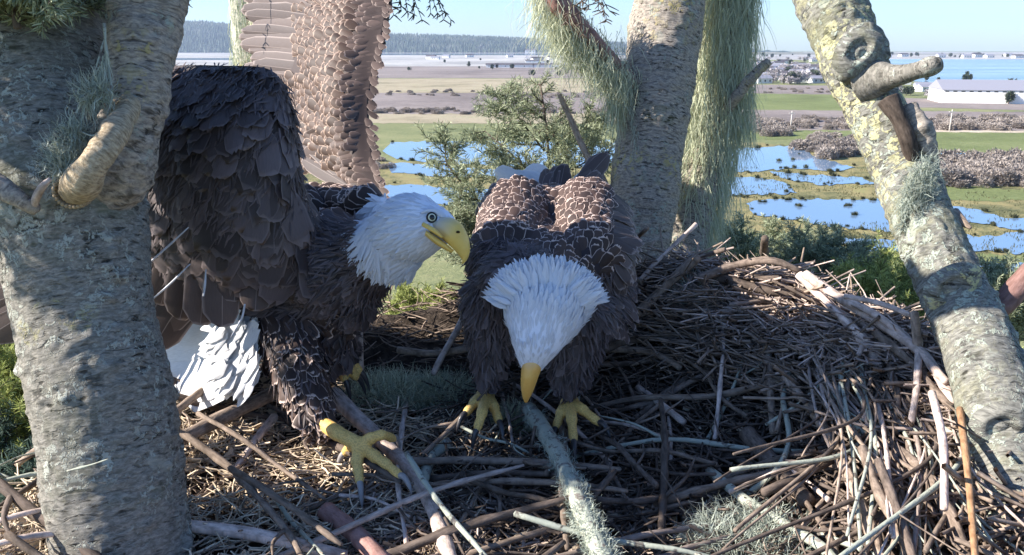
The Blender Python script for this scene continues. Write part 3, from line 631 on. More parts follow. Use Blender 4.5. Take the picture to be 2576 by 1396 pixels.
while ks < 235:
    x = r_.uniform(-.05, .85); y = r_.uniform(.45, 1.6)
    if ks % 5 == 0: x = r_.uniform(-.7, .3); y = r_.uniform(.5, 1.1)
    z = nest_h(x, y)
    if z < -.95: continue
    i = int(r_.integers(10)); pale = x > .35 and z > -.42
    if pale and r_.random() < .5: i = 4 if r_.random() < .5 else 8
    a = tang((x, y), r_); 
    o = bpy.data.objects.new('stick', proto_st[i]); COL.objects.link(o)
    e = .05; dx, dy = math.cos(a), math.sin(a); gz = (nest_h(x+dx*e, y+dy*e)-nest_h(x-dx*e, y-dy*e))/(2*e)
    gz = max(-1, min(1, gz))
    o.rotation_euler = Vector((dx, dy, gz+r_.normal(0, .12))).to_track_quat('X', 'Z').to_euler()
    o.location = (x, y, z+r_.uniform(.008, .045)); s = r_.uniform(.5, 1.9); o.scale = (s, s**.5*1.1, s**.5*1.1); ks += 1
    tag(o, 'thin bare stick woven into the bowl and rim of the nest', 'stick', 'thin sticks woven into the nest')
# sticks fanning down the outer right side
for k in range(64):
    t = k/63; px0 = 2010+370*t+random.uniform(-20, 20); py0 = 900+150*t+random.uniform(-60, 60)
    p0 = on_nest(px0, py0, .05); q0 = on_nest(min(px0+90+random.uniform(0, 120)*(1-t), 2440), py0+330+random.uniform(0, 180), random.uniform(.02, .09))
    mid = (p0+q0)/2+Vector((random.uniform(-.01, .03), 0, random.uniform(0, .02)))
    q0 += Vector((random.gauss(-.02, .09), random.gauss(0, .07), random.uniform(-.01, .03))); r0 = random.uniform(.001, .003); stick([p0, mid, q0], [r0, r0*.95, r0*.8], random.choice(['twig', 'twig', 'twig_dark', 'twig_lichen', 'twig_pale']), 'bare brown stick sloping down the outer right side of the nest', seg=7, group='sticks fanning down the right side')

# ------------------------------------------------------------------ trees round the nest
def trunk_path(px):  # (x, y, depth, half width px)
    return [P(a, b_, d) for a, b_, d, h in px], [h/F*d for a, b_, d, h in px]
def bark_fn(amp=.004, fr=14, lump=.0, sd=0, rings=.0):
    def fn(p, rd, u, v):
        q = Vector(p)
        h = amp*noise.noise(q*fr+Vector((sd, 0, 0)))+amp*.35*noise.noise(Vector((q.x*50, q.y*50, q.z*110)))+amp*.25*noise.noise(q*140)
        if lump: h += lump*max(0, noise.noise(q*75+Vector((0, sd, 0)))-.12)*max(0, noise.noise(q*11+Vector((sd, 3, 0)))+.35)
        if rings: h += rings*math.exp(-((v*9+noise.noise(q*7)*.8) % 1-.5)**2*60)
        return h
    return fn
def part_tube(px, name, mat, parent, fn=None, seg=48, n=120, down=False):
    pts, rr = trunk_path(px); a = Acc(); a.tube(pts, rr, seg=seg, n=n, fn=fn)
    if down:
        e = Vector(pts[0]); f_ = (Vector(pts[0])-Vector(pts[4])).normalized()*.15
        a.tube([e-f_*.1, e+f_*2+Vector((0, .02, -.3)), Vector((e.x, e.y+.05, -6)), Vector((e.x, e.y+.05, GZ-.3))], [rr[0]*.97, rr[0]*1.05, rr[0]*2, rr[0]*4], seg=24)
    return a.build(name, MAT[mat], parent, base=tuple(parent_base))
def knot(a, c, axis, r, depth=.3, sd=0):
    """raised ring scar round a hollow, on the bark at c facing axis"""
    ax = Vector(axis).normalized(); t1 = ax.orthogonal().normalized(); t2 = ax.cross(t1); ri = 8; se = 28; V = []
    prof = [(1.75, -.25), (1.4, -.02), (1.15, .16), (.95, .2), (.78, .1), (.6, -.08), (.35, .0), (.0, .08)]
    for (f, h) in prof:
        for j in range(se):
            an = 6.2832*j/se; k = 1+.14*noise.noise(Vector((math.cos(an)*1.5, math.sin(an)*1.5, sd)))
            V.append(tuple(Vector(c)+t1*math.cos(an)*r*f*k+t2*math.sin(an)*r*f*k*.72+ax*r*h))
    Fq = [(i*se+j, i*se+(j+1) % se, (i+1)*se+(j+1) % se, (i+1)*se+j) for i in range(7) for j in range(se)]
    V = np.array(V); uvs = V[:, [0, 2]]*1.0+sd; a.raw(V, Fq, uvs)

def ribbons(name, mat, parent, gen, base, w=.0008):
    """many thin strands; gen yields polylines (list of Vector)"""
    V = []; Fq = []; C = []
    for line, wd in gen:
        c = random.random(); q0 = len(V); side = Vector((random.gauss(0, 1), random.gauss(0, 1), random.gauss(0, .2))).normalized(); m = len(line)
        for i, p in enumerate(line):
            k = wd*(1-.75*i/(m-1)); V += [tuple(p-side*k), tuple(p+side*k)]; C += [(0, c, 0, 1)]*2
        Fq += [(q0+2*i, q0+2*i+1, q0+2*i+3, q0+2*i+2) for i in range(m-1)]
    return link(name, mesh_np(name, np.array(V), np.array(Fq), False, None, C, base), parent, MAT[mat], None if parent is not None else base)
def hang(p, L, wav=.15, n=6, drift=Vector((0, 0, 0))):
    out = [p]; d = Vector((random.gauss(0, .25), random.gauss(0, .25), -1))
    for i in range(n-1):
        d = (d+Vector((random.gauss(0, wav), random.gauss(0, wav), -.35))+drift).normalized(); out.append(out[-1]+d*L/(n-1))
    return out
def tuft_gen(c, r, n, L, wd=.0006, fl=(1, 1, 1), up=.2):
    for _ in range(n):
        d = Vector((random.gauss(0, 1), random.gauss(0, 1), random.gauss(0, 1))).normalized(); p = Vector(c)+Vector((d.x*fl[0], d.y*fl[1], d.z*fl[2]))*r*random.random()**.4
        line = [p]; v = d+Vector((0, 0, up))
        for i in range(4):
            v = (v+Vector((random.gauss(0, .6), random.gauss(0, .6), random.gauss(0, .6)))).normalized(); line.append(line[-1]+v*L*random.uniform(.15, .35))
        yield line, wd*random.uniform(.6, 1.5)

# --- the near left trunk
TL = empty('tree', P(310, 1396, .86), 'thick grey forked trunk on the left, nearest the camera, with a pale sunlit side limb', 'tree'); parent_base = TL.location
def lt_extra(a):
    kn = P(280, 940, .8); knot(a, P(284, 938, .812), (-.1, -1, .1), .012, sd=2); knot(a, P(120, 925, .815), (-.3, -1, 0), .008, sd=5); knot(a, P(455, 1290, .83), (.5, -1, 0), .016, sd=8)
    for _ in range(60):
        y = random.uniform(60, 1300); x = {0: random.uniform(-20, 90)}.get(0)+ (y/1300)*170; sx = random.uniform(0, 90)
        p = P(x+sx*.6, y, .82+.012*random.random()); r = random.uniform(.0015, .0045)
        a.tube([p+Vector((0, .01, 0)), p, p+Vector((0, -.004, .001))], [r, r, r*.4], seg=7, n=5)
part_tube([(330, 1620, .86, 168), (312, 1396, .87, 162), (286, 1200, .875, 160), (260, 1000, .88, 162), (222, 800, .89, 160), (190, 620, .895, 171), (150, 450, .905, 196), (105, 250, .93, 188), (75, 60, .95, 190), (50, -200, .92, 196), (0, -700, .74, 160)], 'trunk', 'bark_left', TL, bark_fn(.004, 12, .012, 1, .0), 128, 330, True)  # unseen top bends towards the camera to drop its shadow on the heads
part_tube([(225, 520, .895, 92), (285, 440, .872, 84), (318, 360, .868, 78), (345, 260, .875, 74), (362, 130, .885, 80), (374, 0, .89, 84), (385, -200, .86, 84), (400, -700, .70, 70)], 'limb', 'bark_mid', TL, bark_fn(.006, 16, .008, 4, .001), 80, 160)  # unseen upper end of the limb likewise bent to steer its shadow
a = Acc(); pts, rr = trunk_path([(190, 480, .82, 40), (208, 456, .795, 43), (236, 412, .787, 38), (266, 370, .795, 34), (294, 325, .812, 31), (322, 275, .845, 30), (342, 215, .875, 34)])
a.tube(pts, rr, seg=40, n=60, fn=bark_fn(.0025, 30, .004, 6, .0003)); 
for k in range(26):
    an = k*.24; p = pts[0]+Vector((math.cos(an)*.017, -.006, math.sin(an)*.015)); a.tube([p+Vector((0, .006, 0)), p+Vector((0, -.004, 0))], [.003, .0022], seg=6, n=3)
b = MB('painted_sunlit_bark', .9, .15); cc = b.co('UV', (1, 3, 1)); f = b.noise(cc, 120, 5, .7); b.color(b.ramp(f, [(.32, (.14, .105, .065)), (.5, (.4, .315, .21)), (.68, (.62, .51, .36))])).bump(f, .8, .003); MAT['bark_stub'] = b.m  # sunlight on the side limb is painted in as paler, yellower bark
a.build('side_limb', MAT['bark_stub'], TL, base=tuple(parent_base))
a = Acc(); pts, rr = trunk_path([(-60, 420, .80, 26), (0, 468, .79, 26), (50, 500, .79, 24), (95, 528, .80, 16)]); a.tube(pts, rr, seg=20, n=30, fn=bark_fn(.002, 40, 0, 3))
a.build('broken_branch', MAT['bark_mid'], TL, base=tuple(parent_base))
a = Acc(); pts, rr = trunk_path([(84, 525, .80, 9), (92, 495, .785, 10), (108, 468, .775, 9), (126, 450, .775, 5)]); a.tube(pts, rr, seg=10, n=16); a.build('twig', MAT['twig_pale'], TL, base=tuple(parent_base))
a = Acc()
for q in [[(170, 1185, .80, 3), (220, 1172, .795, 4), (272, 1155, .79, 3)], [(128, 440, .83, 2), (170, 330, .82, 2.5), (225, 220, .82, 2), (262, 100, .83, 1.5)], [(262, 60, .83, 3), (270, 150, .825, 3.5), (282, 240, .82, 3), (268, 290, .82, 2)], [(200, 330, .815, 2), (240, 340, .81, 2.5), (285, 300, .81, 2)]]:
    pts, rr = trunk_path(q); a = Acc(); a.tube(pts, rr, seg=6, n=20, fn=bark_fn(.001, 60)); a.build('clinging_twig', MAT['twig_lichen'], TL, base=tuple(parent_base))
def lg():
    for (x, y, d, r, k) in [(160, 420, .815, .014, 420), (185, 330, .82, .011, 260), (225, 235, .82, .010, 260), (255, 230, .82, .009, 200), (150, 380, .82, .01, 150)]:
        yield from tuft_gen(P(x, y, d), r, k, .022, .0005)
    for _ in range(160):
        t = random.random(); p = P(140+130*t, 430-300*t+random.gauss(0, 10), .818); yield hang(p, random.uniform(.01, .05)), .0005
a = None
ribbons('lichen', 'beard_grey', TL, lg(), parent_base)

# --- centre trunk
TC = empty('tree', P(1600, 900, 1.75), 'scaly brown and grey trunk right behind the right eagle, lit orange at its top', 'tree'); parent_base = TC.location
part_tube([(1585, 1300, 1.72, 66), (1592, 800, 1.74, 68), (1606, 640, 1.75, 74), (1618, 500, 1.76, 84), (1640, 330, 1.77, 86), (1662, 180, 1.78, 88), (1683, 0, 1.8, 90), (1700, -200, 1.83, 92), (1720, -900, 2, 90)], 'trunk', 'bark_mid', TC, bark_fn(.007, 9, .008, 11, .003), 72, 240, True)
def mossy():
    for _ in range(420):
        t = random.random(); p = P(1560+t*90, 100+t*550+random.gauss(0, 40), 1.70); yield hang(p, random.uniform(.01, .04), .4), .0006
ribbons('lichen', 'beard_grey', TC, mossy(), parent_base)
# --- lichen draped trunk
TD = empty('tree', P(1690, 850, 1.95), 'trunk hidden under long hanging curtains of pale green beard lichen', 'tree'); parent_base = TD.location
part_tube([(1665, 1300, 1.92, 58), (1685, 820, 1.93, 60), (1705, 680, 1.94, 60), (1735, 540, 1.95, 58), (1775, 380, 1.97, 56), (1805, 200, 1.99, 60), (1832, 0, 2.0, 62), (1850, -200, 2.03, 64), (1870, -900, 2.2, 60)], 'trunk', 'bark_mid', TD, bark_fn(.006, 9, .006, 21), 56, 200, True)
part_tube([(1810, 300, 1.95, 15), (1850, 245, 1.9, 14), (1895, 190, 1.88, 14), (1935, 155, 1.87, 10)], 'branch', 'bark_mid', TD, bark_fn(.003, 30, .006, 3), 18, 40)
def curt():
    for _ in range(5200):
        y = random.uniform(-120, 640); cx = np.interp(y, [-120, 0, 200, 400, 560, 700], [1842, 1825, 1800, 1772, 1740, 1715]); hw = np.interp(y, [-100, 250, 450, 600, 700], [88, 92, 80, 64, 48])
        u = random.uniform(-1, 1); dd = 1.99-.075*math.sqrt(max(0, 1-u*u))*random.uniform(.85, 1.35)
        if y > 330 and u < -.75 and random.random() < .6: continue
        yield hang(P(cx+u*hw, y, dd), random.uniform(.04, .19), .26, 9), random.uniform(.0004, .0014)
    for _ in range(500): yield hang(P(random.uniform(1800, 1900), random.uniform(200, 330), 1.92), random.uniform(.03, .12), .25), .0008
ribbons('beard_lichen', 'beard', TD, curt(), parent_base)
# --- pale trunk between the wings
TP = empty('tree', P(650, 400, 2.4), 'slim pale bleached trunk seen between the raised wings of the left eagle', 'tree'); parent_base = TP.location
part_tube([(645, 1000, 2.4, 36), (630, 300, 2.4, 32), (618, 120, 2.42, 30), (606, -60, 2.45, 31), (600, -600, 2.6, 30)], 'trunk', 'bark_pale', TP, bark_fn(.004, 14, .005, 31), 32, 90, True)
part_tube([(662, 900, 2.4, 28), (664, 600, 2.37, 28), (660, 200, 2.36, 24), (650, 60, 2.4, 22), (640, -60, 2.42, 22), (640, -600, 2.6, 22)], 'limb', 'bark_pale', TP, bark_fn(.003, 14, .004, 33), 26, 80)
ribbons('beard_lichen', 'beard', TP, ((hang(P(random.uniform(576, 660), random.uniform(-80, 150), 2.33), random.uniform(.03, .12), .1), .0009) for _ in range(500)), parent_base)
# --- right leaning trunk
TR = empty('tree', P(2560, 1390, .95), 'leaning trunk on the right spotted with yellow lichen, with a blunt broken stub', 'tree'); parent_base = TR.location
def rt_fn(p, rd, u, v):
    return bark_fn(.004, 12, .012, 41, .0)(p, rd, u, v)
a = Acc(); PT = [(2600, 1640, .72, 112), (2568, 1396, .78, 106), (2540, 1200, .84, 102), (2500, 1000, .90, 100), (2442, 820, .97, 94), (2374, 680, 1.02, 86), (2325, 560, 1.06, 83), (2282, 450, 1.11, 84), (2232, 340, 1.13, 80), (2180, 240, 1.15, 76), (2150, 175, 1.16, 84), (2128, 110, 1.17, 84), (2095, 20, 1.19, 90), (2060, -80, 1.21, 92), (1900, -500, 1.3, 95)]
pts, rr = trunk_path(PT); rr = [r*.9 for r in rr]; a.tube(pts, rr, seg=112, n=300, fn=rt_fn); e = Vector(pts[0]); a.tube([e, e+Vector((.06, .02, -.5)), Vector((e.x+.3, e.y+.1, -6)), Vector((e.x+.3, e.y+.1, GZ-.3))], [rr[0]*.97, rr[0]*1.1, rr[0]*2.2, rr[0]*4], seg=24)
knot(a, P(2398, 725, .965), (-.3, -1, .15), .021, sd=1); knot(a, P(2518, 1075, .835), (-.35, -1, .1), .019, sd=3); knot(a, P(2160, 128, 1.093), (-.1, -1, .3), .022, sd=7)
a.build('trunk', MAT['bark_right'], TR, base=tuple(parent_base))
part_tube([(2180, 205, 1.12, 58), (2215, 196, 1.10, 42), (2250, 190, 1.08, 28), (2300, 180, 1.06, 22), (2340, 168, 1.05, 24), (2362, 162, 1.05, 19)], 'broken_stub', 'bark_left', TR, bark_fn(.0015, 45, .004, 43, .0003), 40, 70)
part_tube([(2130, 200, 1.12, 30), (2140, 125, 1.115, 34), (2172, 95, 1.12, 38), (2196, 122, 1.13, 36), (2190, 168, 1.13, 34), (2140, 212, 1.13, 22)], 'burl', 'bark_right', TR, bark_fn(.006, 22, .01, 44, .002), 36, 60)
part_tube([(2235, 250, 1.08, 26), (2262, 300, 1.072, 20), (2285, 360, 1.072, 20), (2300, 425, 1.085, 16)], 'smooth_snag', 'twig_dark', TR, bark_fn(.0015, 22, 0, 45), 30, 40)
part_tube([(2280, 270, 1.09, 22), (2318, 330, 1.08, 24), (2340, 390, 1.085, 24), (2348, 450, 1.10, 16)], 'rough_lump', 'bark_mid', TR, bark_fn(.006, 30, .01, 47), 30, 40)
part_tube([(2400, 535, 1.05, 14), (2425, 560, 1.03, 10), (2442, 574, 1.02, 4)], 'thorn_stub', 'twig', TR, None, 12, 12)
part_tube([(2490, 800, 1.0, 20), (2530, 760, 1.0, 26), (2570, 712, 1.0, 28), (2640, 640, 1.0, 28)], 'side_branch', 'twig_pink', TR, bark_fn(.002, 30, .004, 49), 26, 40)
def rl():
    for (x, y, k, r) in [(2310, 470, 700, .018), (2300, 540, 500, .02), (2335, 430, 260, .012), (2290, 500, 300, .015)]:
        yield from tuft_gen(P(x, y, 1.035), r, k, .02, .0005, (1, .3, 1.6), -.4)
ribbons('lichen', 'beard_grey', TR, rl(), parent_base)

# --- lichened branch at the top centre
BB = empty('branch', P(1590, 215, 1.75), 'drooping branch draped with tangled yellow green lichen, above the small green spruce', 'branch'); parent_base = BB.location
part_tube([(1340, -90, 1.62, 26), (1400, 0, 1.64, 26), (1455, 62, 1.66, 22), (1530, 145, 1.7, 18), (1592, 212, 1.74, 20)], 'limb', 'twig_pink', BB, bark_fn(.003, 30, .006, 51), 22, 80)
def bl():
    for _ in range(4200):
        t = random.random()**.9; x = np.interp(t, [0, .35, .65, 1], [1370, 1440, 1520, 1590]); y = np.interp(t, [0, .35, .65, 1], [-60, 50, 140, 215])
        L = random.uniform(.02, .09)*(1.35 if t < .5 else .8); q = P(x+random.gauss(-8, 22), y+random.gauss(8, 26), 1.67+random.gauss(0, .025)+.05*t); yield hang(q, L, .5, 7), random.uniform(.0004, .0013)
    for _ in range(260): yield hang(P(random.uniform(1530, 1575), random.uniform(200, 260), 1.7), random.uniform(.04, .11), .08), .0009
ribbons('beard_lichen', 'beard', BB, bl(), parent_base)

# --- conifer boughs
def bough(label, stems, mat='needle', name='bough', nlen=.014, dens=1.0, group=None, side=.10, wd=.0013, cat='bough', lvl=3):
    """stems: list of world polylines with a base radius. side twigs and needles grow on them"""
    base = Vector(stems[0][0][0]); r = empty(name, base, label, cat, group); a = Acc(); V = []; C = []
    def needles(p, q, k):
        ax = (q-p); L = ax.length; ax.normalize(); o1 = ax.orthogonal().normalized(); o2 = ax.cross(o1)
        for _ in range(max(2, int(k*dens))):
            t = random.random(); an = random.uniform(0, 6.283); d = (o1*math.cos(an)+o2*math.sin(an))*.8+ax*random.uniform(.3, 1.1); d.normalize(); l = nlen*random.uniform(.6, 1.25)
            s = d.cross(Vector((random.gauss(0, 1), random.gauss(0, 1), random.gauss(0, 1)))).normalized()*wd; b0 = p+ax*L*t; c = random.random()
            V.extend([tuple(b0-s*.6), tuple(b0+s*.6), tuple(b0+d*l*.7+s), tuple(b0+d*l)]); C.extend([(0, c, 0, 1)]*4)
    def grow(p, d, L, rad, lv):
        n = 4; pts = [p]; dd = d.normalized()
        for i in range(n): dd = (dd+Vector((random.gauss(0, .13), random.gauss(0, .13), random.gauss(0, .12)+.03))).normalized(); pts.append(pts[-1]+dd*L/n)
        a.tube(pts, list(np.linspace(rad, rad*.4, n+1)), seg=5, n=n+1)
        for i in range(n):
            if lv >= lvl-1: needles(pts[i], pts[i+1], 60*(L/n)/.02*.32)
            if lv < lvl:
                for sgn in (-1, 1):
                    sd = dd.cross(Vector((0, 0, 1)) if random.random() < .6 else Vector((random.gauss(0, 1), random.gauss(0, 1), random.gauss(0, 1)))).normalized()*sgn
                    grow(pts[i+1], (dd*.8+sd*.8+Vector((random.gauss(0, .2), random.gauss(0, .2), random.gauss(0, .2)))), L*.5*random.uniform(.6, 1.1), rad*.5, lv+1)
    for st, rad in stems:
        pts = [Vector(q) for q in st]; c = catmull([tuple(q) for q in pts], max(6, len(pts)*4)); a.tube([tuple(q) for q in c], list(np.linspace(rad, rad*.35, len(c))), seg=6)
        for i in range(1, len(c)):
            d = Vector(c[i]-c[i-1]).normalized()
            for sgn in (-1, 1):
                f = 1-.6*i/len(c); sd = d.cross(Vector((random.gauss(0, .5), random.gauss(0, 1), random.gauss(0, .8)))).normalized()*sgn
                grow(Vector(c[i]), d*.7+sd, side*f*random.uniform(.6, 1.2), rad*.35, lvl-1)
    a.build('stem', MAT['twig_dark'], r, base=tuple(base))
    V = np.array(V); nq = len(V)//4; Fq = np.arange(nq*4).reshape(-1, 4)
    link('needles', mesh_np('needles', V, Fq, False, None, C, base), r, MAT[mat]); return r
bough('small green spruce top standing behind the right eagle tail, in front of the ponds', [
 ([P(1390, 640, 1.95), P(1385, 480, 1.95), P(1375, 330, 1.97), P(1360, 215, 2.0)], .006), ([P(1370, 480, 1.9), P(1300, 400, 1.9), P(1220, 330, 1.92)], .004),
 ([P(1330, 620, 1.85), P(1220, 520, 1.85), P(1130, 420, 1.86), P(1120, 370, 1.88)], .004), ([P(1390, 470, 1.95), P(1450, 420, 1.9), P(1530, 385, 1.9)], .003),
 ([P(1300, 560, 1.8), P(1190, 500, 1.8), P(1140, 560, 1.8)], .003), ([P(1380, 400, 2.), P(1440, 330, 2.), P(1490, 300, 2.)], .003), ([P(1370, 380, 2.), P(1300, 290, 2.), P(1270, 240, 2.)], .003), ([P(1200, 700, 1.8), P(1180, 600, 1.8), P(1150, 540, 1.8)], .003)], 'needle', 'young_tree', .015, .6, side=.105)
a = Acc(); pts, rr = trunk_path([(1408, 238, 1.75, 6), (1440, 310, 1.75, 8), (1478, 395, 1.75, 9), (1520, 460, 1.75, 10), (1580, 620, 1.72, 11)]); a.tube(pts, rr, seg=10, n=60, fn=bark_fn(.0015, 40)); tag(a.build('dead_branch', MAT['twig'], None, base=tuple(pts[0])), 'bare dead branch leaning across the small spruce top', 'branch')
def bush(label, x0, x1, y0, y1, d0, d1, k, mat, L=.2, **kw):
    st = []
    for _ in range(k):
        x = random.uniform(x0, x1); y = random.uniform(y0, y1); d = random.uniform(d0, d1)
        st.append(([P(x+random.gauss(0, 30), y+L*F/d*.8, d), P(x, y+L*F/d*.3, d), P(x+random.gauss(0, 40), y, d+random.gauss(0, .05))], .004))
    return bough(label, st, mat, **kw)
bush('green spruce tips rising behind the far rim, left of the upright stub', 1800, 1900, 600, 660, 1.9, 2.4, 5, 'needle', side=.12)
bush('green spruce tips rising behind the far rim, right of the upright stub', 1960, 2120, 600, 690, 2.0, 2.6, 7, 'needle', side=.13)
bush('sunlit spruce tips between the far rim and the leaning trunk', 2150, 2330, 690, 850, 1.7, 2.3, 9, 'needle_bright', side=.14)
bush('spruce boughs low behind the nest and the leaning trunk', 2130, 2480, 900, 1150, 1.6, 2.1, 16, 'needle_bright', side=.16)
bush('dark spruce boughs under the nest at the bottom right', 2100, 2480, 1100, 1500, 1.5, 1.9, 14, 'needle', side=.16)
bush('spruce tips right of the leaning trunk at the picture edge', 2500, 2620, 640, 760, 1.9, 2.3, 5, 'needle', side=.1)
bush('bright yellow green tuft of foliage on the rim between the two eagles', 1000, 1120, 735, 790, 1.62, 1.72, 6, 'needle_bright', L=.06, side=.05, nlen=.011)
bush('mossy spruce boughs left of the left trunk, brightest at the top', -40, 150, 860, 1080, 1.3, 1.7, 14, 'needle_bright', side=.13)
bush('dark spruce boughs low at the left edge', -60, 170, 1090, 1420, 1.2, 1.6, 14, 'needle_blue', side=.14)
bush('green spruce spray across the top left corner', -60, 180, -70, 0, .80, .9, 6, 'needle', L=.05, side=.06)
for (tx, ty, dd, lb) in [(1800, 1200, 1.35, 'farther'), (1480, 1290, 1.15, 'nearer')]:
    c = on_nest(tx, ty)+SUN*dd; bough('unseen spruce bough added beyond the left edge to shade the nest bowl, %s of two' % lb, [([Vector((-.56, .84, .22)), (Vector((-.56, .84, .22))+c)/2+Vector((0, 0, .03)), c+Vector((-.12, .02, 0))], .008), ([c+Vector((.1, -.1, .05)), c+Vector((-.1, .12, -.05))], .004)], 'needle', nlen=.016, dens=.6, side=.12, wd=.0022)  # added out of view towards the sun, only to cast shade into the bowl
# twigs hanging into the picture at the top
for (x, y, k, lb) in [(1005, 28, 4, 'thin dark drooping twig at the top, just right of the raised wing'), (1085, 52, 6, 'thin dark drooping twig at the top, farther right of the raised wing'), (1505, 70, 8, 'dark drooping twig at the top beside the lichened branch'), (515, 34, 1, 'single dark drooping twig between the left trunk and the pale trunk')]:
    top = P(x-25, -110, 1.5); a = Acc()
    for i in range(k):
        l = hang(top+Vector((random.gauss(0, .012), random.gauss(0, .01), 0)), (y+110)/F*1.5*random.uniform(.7, 1.1), .22, 8, Vector((.12 if k > 1 else 0, 0, 0)))
        a.tube([tuple(top)]+[tuple(q) for q in l], [.0016]+list(np.linspace(.0013, .0006, 8)), seg=5, n=24)
        for q in l[3:]:
            for _ in range(3):
                e = q+Vector((random.gauss(0, .009), random.gauss(0, .009), -random.uniform(.002, .014))); a.tube([tuple(q), tuple((q+e)/2+Vector((.001, 0, 0))), tuple(e)], [.0008, .0011, .0005], seg=4, n=4)
    tag(a.build('hanging_twig', MAT['twig_dark'], None, base=tuple(top)), lb, 'twig')
# lichen tufts lying on the nest
def ntuft(px, py, r, n, label, fl=(1, 1, .5), L=.03, mat='beard_grey', lift=.012):
    c = on_nest(px, py, lift); tag(ribbons('lichen_tuft', mat, None, tuft_gen(c, r, n, L, .0006, fl), c), label, 'lichen')
ntuft(985, 985, .045, 2600, 'grey green lichen clump between the two eagles, nearer the left eagle', (1.5, .8, .45), mat='beard')
ntuft(1110, 990, .04, 2300, 'grey green lichen clump beside the right eagle left foot', (1.3, .8, .5), mat='beard')
ntuft(1285, 1075, .026, 1500, 'small lichen tuft right under the bill of the right eagle', (1, 1, .9), mat='beard')
def coat(path, label):
    def g():
        for (x, y, n) in path: yield from tuft_gen(on_nest(x, y, .056), .016, n, .013, .0005, (1, 1.2, .6))
    c = on_nest(path[0][0], path[0][1], .056); tag(ribbons('lichen_tuft', 'beard_grey', None, g(), c), label, 'lichen')
coat([(1345, 1055, 130), (1385, 1115, 160), (1415, 1165, 220), (1438, 1215, 300), (1452, 1255, 330)], 'ragged grey green lichen on the upper half of the thick stick between the feet')
coat([(1470, 1300, 330), (1488, 1335, 330), (1505, 1370, 330), (1522, 1405, 300)], 'ragged grey green lichen on the lower end of the thick stick at the bottom edge')
ntuft(1900, 1370, .06, 2400, 'dull green lichen patch at the bottom right of the bowl', (1.3, 1, .4))
ntuft(1760, 740, .05, 1500, 'grey lichen patch under the draped trunk on the far rim', (1.3, .8, .5))

# ------------------------------------------------------------------ the eagles
def pxr(p, rp): return rp/F*p[2]
def blob(name, caps, voxel=.006, smooth=8):
    """one continuous skin round overlapping rounded limbs: caps = (px, py, d, r_px) pairs or world (Vector, r)"""
    bm = bmesh.new()
    for a, c in caps:
        A = P(*a[:3]) if len(a) == 4 else a[0]; C_ = P(*c[:3]) if len(c) == 4 else c[0]
        ra = pxr(a, a[3]) if len(a) == 4 else a[1]; rc = pxr(c, c[3]) if len(c) == 4 else c[1]
        L = (C_-A).length; n = max(2, int(L/(min(ra, rc)*.22))+1)
        for i in range(n):
            t = i/(n-1); bmesh.ops.create_icosphere(bm, subdivisions=2, radius=ra+(rc-ra)*t, matrix=Matrix.Translation(A.lerp(C_, t)))
    me = bpy.data.meshes.new(name); bm.to_mesh(me); bm.free()
    o = bpy.data.objects.new(name, me); COL.objects.link(o)
    m = o.modifiers.new('r', 'REMESH'); m.mode = 'VOXEL'; m.voxel_size = voxel; m.use_smooth_shade = True
    s = o.modifiers.new('s', 'SMOOTH'); s.iterations = smooth; s.factor = .6
    dg = bpy.context.evaluated_depsgraph_get(); me2 = bpy.data.meshes.new_from_object(o.evaluated_get(dg)); bpy.data.objects.remove(o)
    me2.name = name; return me2
def mesh_VN(me):
    V = np.empty(len(me.vertices)*3, np.float32); me.vertices.foreach_get('co', V); V = V.reshape(-1, 3).astype(float)
    me.calc_loop_triangles(); T = np.empty(len(me.loop_triangles)*3, np.int32); me.loop_triangles.foreach_get('vertices', T); return V, T.reshape(-1, 3)
def sample(V, T, n, r, rg=None):
    """evenly spread points with normals; r may be a function of the point"""
    A, B_, C_ = V[T[:, 0]], V[T[:, 1]], V[T[:, 2]]; N = np.cross(B_-A, C_-A); ar = np.linalg.norm(N, axis=1); N /= ar[:, None]+1e-12
    rg = rg or rng; k = rg.choice(len(T), n, p=ar/ar.sum()); u = rg.random(n); v = rg.random(n); m = u+v > 1; u[m] = 1-u[m]; v[m] = 1-v[m]
    Q = A[k]+(B_[k]-A[k])*u[:, None]+(C_[k]-A[k])*v[:, None]; Nn = N[k]
    grid = {}; keep = []
    for i in range(n):
        rr = r(Q[i]) if callable(r) else r
        if rr <= 0: continue
        c = tuple((Q[i]//.012).astype(int)); R_ = int(rr//.012)+1; ok = True
        for dx in range(-R_, R_+1):
            for dy in range(-R_, R_+1):
                for dz in range(-R_, R_+1):
                    for j in grid.get((c[0]+dx, c[1]+dy, c[2]+dz), ()):
                        if abs(Q[j][0]-Q[i][0])+abs(Q[j][1]-Q[i][1])+abs(Q[j][2]-Q[i][2]) < rr*1.3 and np.linalg.norm(Q[j]-Q[i]) < rr: ok = False; break
                    if not ok: break
                if not ok: break
            if not ok: break
        if ok: grid.setdefault(c, []).append(i); keep.append(i)
    return Q[keep], Nn[keep]
